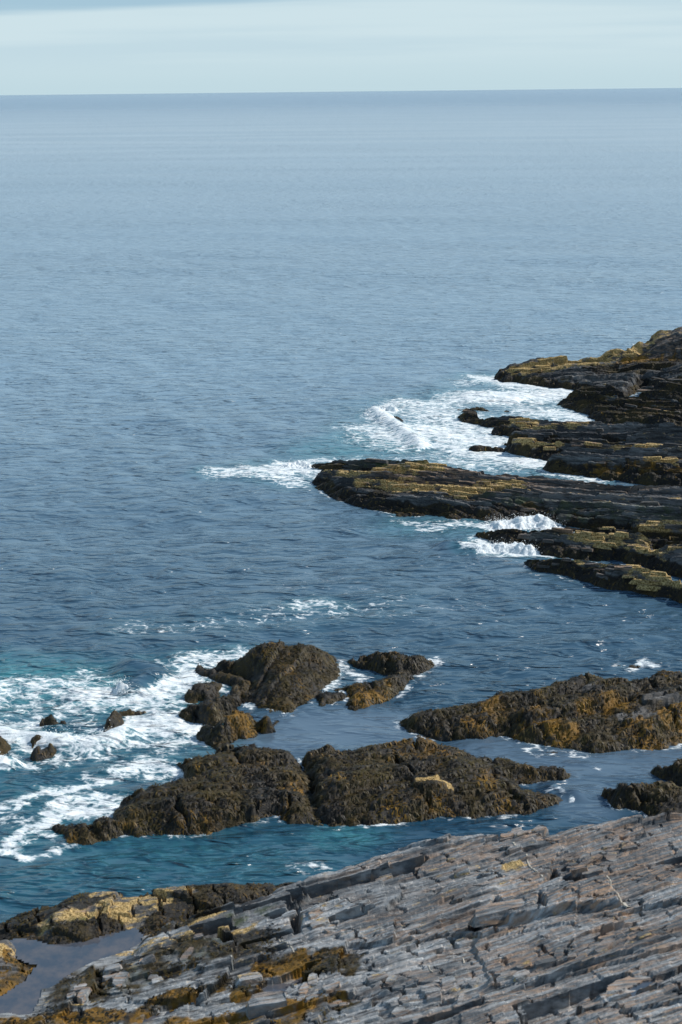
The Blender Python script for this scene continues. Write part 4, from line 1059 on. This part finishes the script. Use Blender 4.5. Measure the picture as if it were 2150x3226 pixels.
F(Z2([(0, 980), (100, 980), (220, 960)]), 0.4, 0.45)
F(Z2([(1530, 290), (1510, 340), (1480, 375)]), 0.5, 0.75, 0.1)
F(Z2([(960, 390), (1030, 380)]), 0.5, 0.8)
F(Z2([(1085, 390), (1100, 400)]), 0.25, 0.8)
F(Z2([(880, 520), (920, 555), (990, 550)]), 0.22, 0.95)
F(Z2([(300, 500), (400, 560), (470, 590)]), 0.7, 0.5)
F(Z2([(700, 300), (780, 330), (840, 370)]), 1.0, 0.8)
F(Z2([(700, 590), (800, 570), (930, 590)]), 0.6, 0.7)
F(Z2([(100, 460), (300, 470), (450, 460)]), 0.9, 0.45, 0.7)
F(Z2([(-60, 520), (100, 540), (200, 530)]), 0.5, 0.65)
# small rims
F(Z3([(400, 970), (520, 940), (545, 930)]), 0.18, 0.9, 0)
F(Z3([(570, 962), (660, 950)]), 0.12, 0.8, 0)
F(Z3([(960, 820), (1010, 810), (1040, 850)]), 0.3, 0.5, 0)
F(Z3([(1060, 885), (1085, 870)]), 0.12, 0.9, 0)
F(Z3([(1380, 290), (1430, 285), (1440, 300)]), 0.3, 0.8, 0)
F(Z3([(1380, 930), (1420, 930)]), 0.12, 0.9, 0)
F(Z4([(1290, 300), (1360, 290), (1440, 275)]), 0.4, 0.55, 0.2)
F(Z3([(420, 285), (480, 258)]), 0.2, 0.55, 0)
F(Z3([(30, 270), (80, 300), (130, 320)]), 0.5, 0.6, 0)
# thin broken wash along the waterlines
for o_ in ROCKS:
    P_ = np.array(o_)
    m_ = (nx_ > P_[:, 0].min() - .6) & (nx_ < P_[:, 0].max() + .6) & (ny_ > P_[:, 1].min() - .6) & (ny_ < P_[:, 1].max() + .6)
    if m_.sum() < 4: continue
    d_, z_ = poly_field(nx_[m_], ny_[m_], o_)
    d_ = d_ + 0.18 * fbm(nx_[m_] * 1.3, ny_[m_] * 1.3, 3, 77)
    ringf = np.exp(-(d_ / 0.16) ** 2) * (z_ < 0.12) * np.clip(0.25 + 1.3 * fbm(nx_[m_] * 0.55, ny_[m_] * 0.55, 3, 78), 0, 0.5)
    fo[m_] = np.maximum(fo[m_], ringf)
# greener, aerated water
for p, w_, a_ in ((Z2([(-50, 340), (200, 360), (420, 410)]), 3.4, 1.1), (Z1([(200, 550), (420, 545)]), 5.0, 0.7), (Z2([(-50, 640), (500, 700), (800, 640)]), 3.0, 0.35), (Z1([(500, 840), (750, 850)]), 3.0, 0.5),
                  (Z4([(100, 300), (700, 260), (1250, 260)]), 3.5, 0.30), (Z5([(0, 200), (100, 180)]), 1.5, 0.6), (Z2([(-50, 850), (300, 1100), (900, 1150)]), 3.0, 0.35)):
    ae = np.maximum(ae, sstep(0, 1, stroke_field(nx_, ny_, p, w_)) * a_)
# sheltered water
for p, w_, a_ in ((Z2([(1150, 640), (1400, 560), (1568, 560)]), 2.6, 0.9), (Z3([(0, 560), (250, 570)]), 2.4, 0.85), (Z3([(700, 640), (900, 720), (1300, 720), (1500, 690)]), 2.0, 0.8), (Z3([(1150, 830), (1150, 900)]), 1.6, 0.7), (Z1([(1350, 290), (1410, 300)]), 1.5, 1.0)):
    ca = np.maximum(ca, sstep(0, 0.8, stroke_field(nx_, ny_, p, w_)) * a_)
# swells heaped over hidden rocks and the lips of the breakers
for p, w_, a_ in ((Z2([(600, 300), (680, 310)]), 1.0, 0.30), (Z2([(590, 400), (640, 360), (720, 330)]), 0.7, 0.24), (Z2([(180, 610), (300, 645), (440, 640), (560, 600)]), 0.7, 0.30), (Z2([(-60, 580), (150, 600)]), 0.8, 0.2),
                  (Z2([(-40, 735), (50, 735)]), 0.5, 0.25), (Z1([(640, 935), (740, 945)]), 0.8, 0.35), (Z1([(350, 400), (440, 460), (540, 530)]), 0.8, 0.3), (Z1([(360, 395), (410, 392)]), 0.6, 0.45),
                  (Z3([(980, 830), (1080, 850), (1100, 870)]), 0.4, 0.12), (Z2([(560, 390)]), 0.4, 0.3), (Z1([(740, 340), (900, 345)]), 1.5, 0.35)):
    hu = np.maximum(hu, sstep(0, 1, stroke_field(nx_, ny_, p, w_)) * a_)
for p, w_ in ((Z2([(600, 295), (680, 305)]), 1.1), (Z2([(600, 395), (640, 360), (700, 330)]), 0.75)):
    g_ = sstep(0, 0.9, stroke_field(nx_, ny_, p, w_)); fo = fo * (1 - g_); ae = ae * (1 - g_)
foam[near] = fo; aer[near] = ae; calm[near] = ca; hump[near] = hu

hs = np.zeros(sx.shape)
grid_res = np.maximum(rr * rr / (f_px * CAM_H) * 1.6, rr * math.radians(38 / 560))
wr = np.random.default_rng(11)
for i in range(54):
    lam = 0.45 * (1.085 ** i) * wr.uniform(0.92, 1.08)
    th = math.radians(wr.normal(-100, 34 if lam < 8 else 14))
    kx, ky = math.cos(th) * 2 * math.pi / lam, math.sin(th) * 2 * math.pi / lam
    am = 0.0075 * lam ** 0.8 if lam < 2 else 0.0105 * lam ** 0.32
    fade = 1 - sstep(lam * 0.22, lam * 0.42, grid_res)
    hs += am * fade * np.sin(kx * sx + ky * sy + wr.uniform(0, 6.28))
amod = 0.75 + 0.6 * fbm(sx * 0.05, sy * 0.03, 3, 301)
hs = hs * amod * (1 - 0.86 * calm)
shelter = 1 - 0.45 * sstep(0, 1, stroke_field(sx, sy, Z4([(0, 330), (900, 240), (1500, 200)]) + Z3([(1000, 920), (1200, 900)]), 4.0)) * (rr < 80)
hs = hs * shelter
fn = np.zeros(sx.shape)
fn[near] = 0.055 * ridged(nx_ * 1.4, ny_ * 1.6, 4, 305)
hs = hs + hump + foam * fn * 1.0
hs[rr < 12] = -0.1

nr, na = A_.shape
idx = np.arange(nr * na).reshape(nr, na)
q = np.stack([idx[:-1, :-1], idx[1:, :-1], idx[1:, 1:], idx[:-1, 1:]], -1).reshape(-1, 4)
q = q[:, ::-1]
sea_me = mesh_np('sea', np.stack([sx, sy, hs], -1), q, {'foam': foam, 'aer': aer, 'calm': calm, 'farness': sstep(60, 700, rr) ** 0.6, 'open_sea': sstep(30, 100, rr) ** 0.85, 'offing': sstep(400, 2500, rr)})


def sea_material():
    t = NT('sea_water')
    foam_, aer_, calm_ = t.attr('foam'), t.attr('aer'), t.attr('calm')
    # lace of foam
    wv = t.mapping((1.0, 1.5, 1.0), 0.15)
    warp = t.n.new('ShaderNodeTexNoise'); warp.inputs['Scale'].default_value = 1.1; warp.inputs['Detail'].default_value = 4
    t.l.new(wv, warp.inputs['Vector'])
    vm = t.n.new('ShaderNodeVectorMath'); vm.operation = 'MULTIPLY_ADD'
    t.l.new(warp.outputs['Color'], vm.inputs[0]); vm.inputs[1].default_value = (1.3, 1.3, 0.5); t.l.new(wv, vm.inputs[2])
    lace1 = t.voro(vm.outputs[0], 1.9, 'DISTANCE_TO_EDGE')
    lace2 = t.voro(vm.outputs[0], 5.0, 'DISTANCE_TO_EDGE')
    n_f = t.noise(t.mapping((1.0, 1.9, 1.0), 0.2), 2.0, 7, 0.68, 0.5)
    l1 = t.ramp(lace1, 0.0, 0.30, 1.0, 0.0)
    l2 = t.ramp(lace2, 0.0, 0.30, 1.0, 0.0)
    lace = t.math('ADD', t.math('MULTIPLY', l1, 0.30), t.math('MULTIPLY', l2, 0.22))
    tot = t.math('ADD', t.math('MULTIPLY', foam_, 0.98), t.math('ADD', t.math('MULTIPLY', lace, 1.15), t.math('MULTIPLY', t.math('SUBTRACT', n_f, 0.5), 1.7)))
    fm = t.ramp(tot, 0.60, 1.12)
    fm = t.math('MULTIPLY', fm, t.ramp(foam_, 0.02, 0.2))
    # body colour, with reflected sky painted in offshore and on calm water
    body_sky = t.mix(t.ramp(t.noise(t.mapping((0.02, 0.05, 1), 0.1), 1, 4, 0.6), 0.3, 0.7), (0.009, 0.046, 0.085), (0.013, 0.056, 0.100))
    body_sky = t.mix(t.attr('open_sea'), body_sky, (0.158, 0.255, 0.343))  # pale colour paints in the sky reflection of open water
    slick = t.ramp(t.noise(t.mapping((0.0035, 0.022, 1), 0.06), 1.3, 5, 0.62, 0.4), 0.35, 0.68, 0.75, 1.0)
    body_sky = t.mix(t.math('MULTIPLY', t.attr('farness'), slick), body_sky, (0.350, 0.430, 0.485))  # sky reflection painted paler still on distant water
    body_sky = t.mix(t.attr('offing'), body_sky, (0.18, 0.265, 0.350))
    body_sky = t.mix(t.math('MULTIPLY', calm_, 0.75), body_sky, (0.105, 0.155, 0.215))  # lighter colour stands in for sky mirrored in calm channels
    c = t.mix(t.math('MULTIPLY', aer_, 0.85), body_sky, t.mix(t.ramp(n_f, 0.35, 0.65), (0.018, 0.115, 0.155), (0.065, 0.27, 0.31)))
    milky = t.math('MULTIPLY', t.math('MULTIPLY', t.ramp(foam_, 0.25, 0.8), t.ramp(n_f, 0.30, 0.62)), 0.65)
    c = t.mix(milky, c, (0.28, 0.42, 0.47))
    wc = t.mix(t.ramp(n_f, 0.3, 0.7), (0.62, 0.70, 0.74), (0.86, 0.89, 0.90))
    c = t.mix(fm, c, wc)
    # ripples too small for the mesh
    live = t.math('SUBTRACT', 1.0, t.math('MULTIPLY', calm_, 0.85))
    far_ = t.attr('farness')
    gust = t.ramp(t.noise(t.mapping((0.012, 0.045, 1), 0.08), 1, 4, 0.6), 0.3, 0.7, 0.75, 1.12)
    r1 = t.noise(t.mapping((0.8, 2.2, 1), 0.15), 1.25, 2, 0.5, 0.2)
    r2 = t.noise(t.mapping((0.8, 2.4, 1), -0.05), 0.55, 3, 0.55, 0.3)
    r3 = t.noise(t.mapping((0.5, 1.5, 1), 0.12), 0.16, 5, 0.65, 0.2)
    live = t.math('MULTIPLY', live, gust)
    def crest(n_, p_):
        a_ = t.math('ABSOLUTE', t.math('MULTIPLY', t.math('SUBTRACT', n_, 0.5), 3.2))
        return t.math('POWER', t.math('MAXIMUM', t.math('SUBTRACT', 1.0, a_), 0.0), p_)
    r1 = t.ramp(r1, 0.50, 0.80)
    r2 = t.ramp(r2, 0.42, 0.78)
    nb = t.bump(r3, t.math('MULTIPLY', live, 0.12), 2.0)
    nb = t.bump(r2, t.math('MULTIPLY', live, 0.9), 0.26, nb)
    nb = t.bump(r1, t.math('MULTIPLY', live, 0.9), 0.16, nb)
    nb = t.bump(n_f, t.math('MULTIPLY', fm, 0.8), 0.12, nb)
    rough = t.math('ADD', t.math('MULTIPLY', fm, 0.7), t.ramp(far_, 0, 1, 0.23, 0.27, False))
    t.b.inputs['IOR'].default_value = 1.62
    return t.out(c, rough, nb, 0.5)


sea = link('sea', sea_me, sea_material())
tag(sea, 'wind-rippled blue sea with white surf round the rocks, reaching the horizon', None, None, 'structure')

# ------------------------------------------------------------------ splashes: heaped white water
tf = NT('white_water')
_n = tf.noise(tf.pos, 6, 5, 0.7)
M_FOAM = tf.out(tf.mix(tf.ramp(_n, 0.3, 0.7), (0.66, 0.74, 0.78), (0.88, 0.90, 0.91)), 0.8, tf.bump(_n, 0.7, 0.15), 0.2)


def breaker(pts, w, hgt, label, seed, cell=0.035):
    P = np.array(pts)
    x0, x1, y0, y1 = P[:, 0].min() - w, P[:, 0].max() + w, P[:, 1].min() - w, P[:, 1].max() + w
    gx, gy = np.meshgrid(np.arange(x0, x1, cell), np.arange(y0, y1, cell))
    sh = gx.shape; gx = gx.ravel(); gy = gy.ravel()
    f = stroke_field(gx + 0.3 * fbm(gx * 1.5, gy * 1.5, 3, seed), gy + 0.3 * fbm(gx * 1.5 + 7, gy * 1.5, 3, seed), list(pts), w)
    f1, _, _ = worley(gx * 3, gy * 3, seed)
    h = sstep(0, 1, f) * hgt * (0.6 + 0.9 * fbm(gx * 1.2, gy * 1.2, 4, seed + 3) + 0.4 * (0.5 - f1)) + (0.05 + 0.22 * hgt) * ridged(gx * 3.5, gy * 3.5, 4, seed + 5) - 0.10 + 0.10 * f
    kp = (h > 0.0).reshape(sh)
    idx = np.arange(gx.size).reshape(sh)
    qq = np.stack([idx[:-1, :-1], idx[:-1, 1:], idx[1:, 1:], idx[1:, :-1]], -1)[kp[:-1, :-1] | kp[1:, 1:] | kp[:-1, 1:] | kp[1:, :-1]]
    used = np.zeros(gx.size, bool); used[qq.ravel()] = True
    rm = np.cumsum(used) - 1
    b = (float(P[:, 0].mean()), float(P[:, 1].mean()), 0.0)
    co = np.stack([gx - b[0], gy - b[1], h], -1)[used]
    o = link('breaking_wave', mesh_np('breaking_wave', co, rm[qq]), M_FOAM, None, b)
    tag(o, label, 'breaking wave')
    # drops thrown up from it
    r_ = np.random.default_rng(seed)
    n = int(300 + 200 * len(pts))
    src = np.array(pts)[r_.integers(0, len(pts), n)]
    cx = src[:, 0] + r_.normal(0, w * 0.45, n) - b[0]; cy = src[:, 1] + r_.normal(0, w * 0.35, n) - b[1]
    cz = hgt * (0.3 + np.abs(r_.normal(0, 0.45, n)))
    s = 0.005 + 0.014 * r_.random(n) ** 2
    tet = np.array([(1, 1, 1), (1, -1, -1), (-1, 1, -1), (-1, -1, 1)]) * 0.7
    V = (np.stack([cx, cy, cz], -1)[:, None, :] + tet[None] * s[:, None, None]).reshape(-1, 3)
    T = (np.arange(n)[:, None, None] * 4 + np.array([[0, 1, 2], [0, 3, 1], [0, 2, 3], [1, 3, 2]])[None]).reshape(-1, 3)
    so = link('spray', mesh_np('spray', V, T, None, False), M_FOAM, o)
    tag(so, kind='stuff')


breaker(Z1([(850, 848), (930, 842), (990, 838), (1040, 850)]), 0.7, 0.32, 'white breaker bursting in the slot between the tongue and the dark finger', 401)
breaker(Z1([(760, 950), (840, 945), (900, 952), (960, 960)]), 0.6, 0.35, 'smaller white breaker rolling in below the dark finger', 402)
breaker(Z1([(15, 622), (60, 618), (85, 628)]), 0.8, 0.3, 'white wave wrapping the tip of the long tongue', 403)
breaker(Z1([(350, 408), (395, 396), (412, 398)]), 0.7, 0.45, 'small white crest peaking at the outer end of the foam field', 404)
breaker(Z2([(230, 615), (290, 635), (350, 640), (430, 632), (500, 610)]), 0.42, 0.24, 'long white wave rolling past the surf rocks at left', 405)
breaker(Z2([(545, 380), (560, 408)]), 0.32, 0.26, 'short white burst beside the smooth swell over a hidden rock', 406)
breaker(Z2([(-60, 735), (10, 728), (50, 735)]), 0.35, 0.2, 'white wave cut off by the left edge', 407)
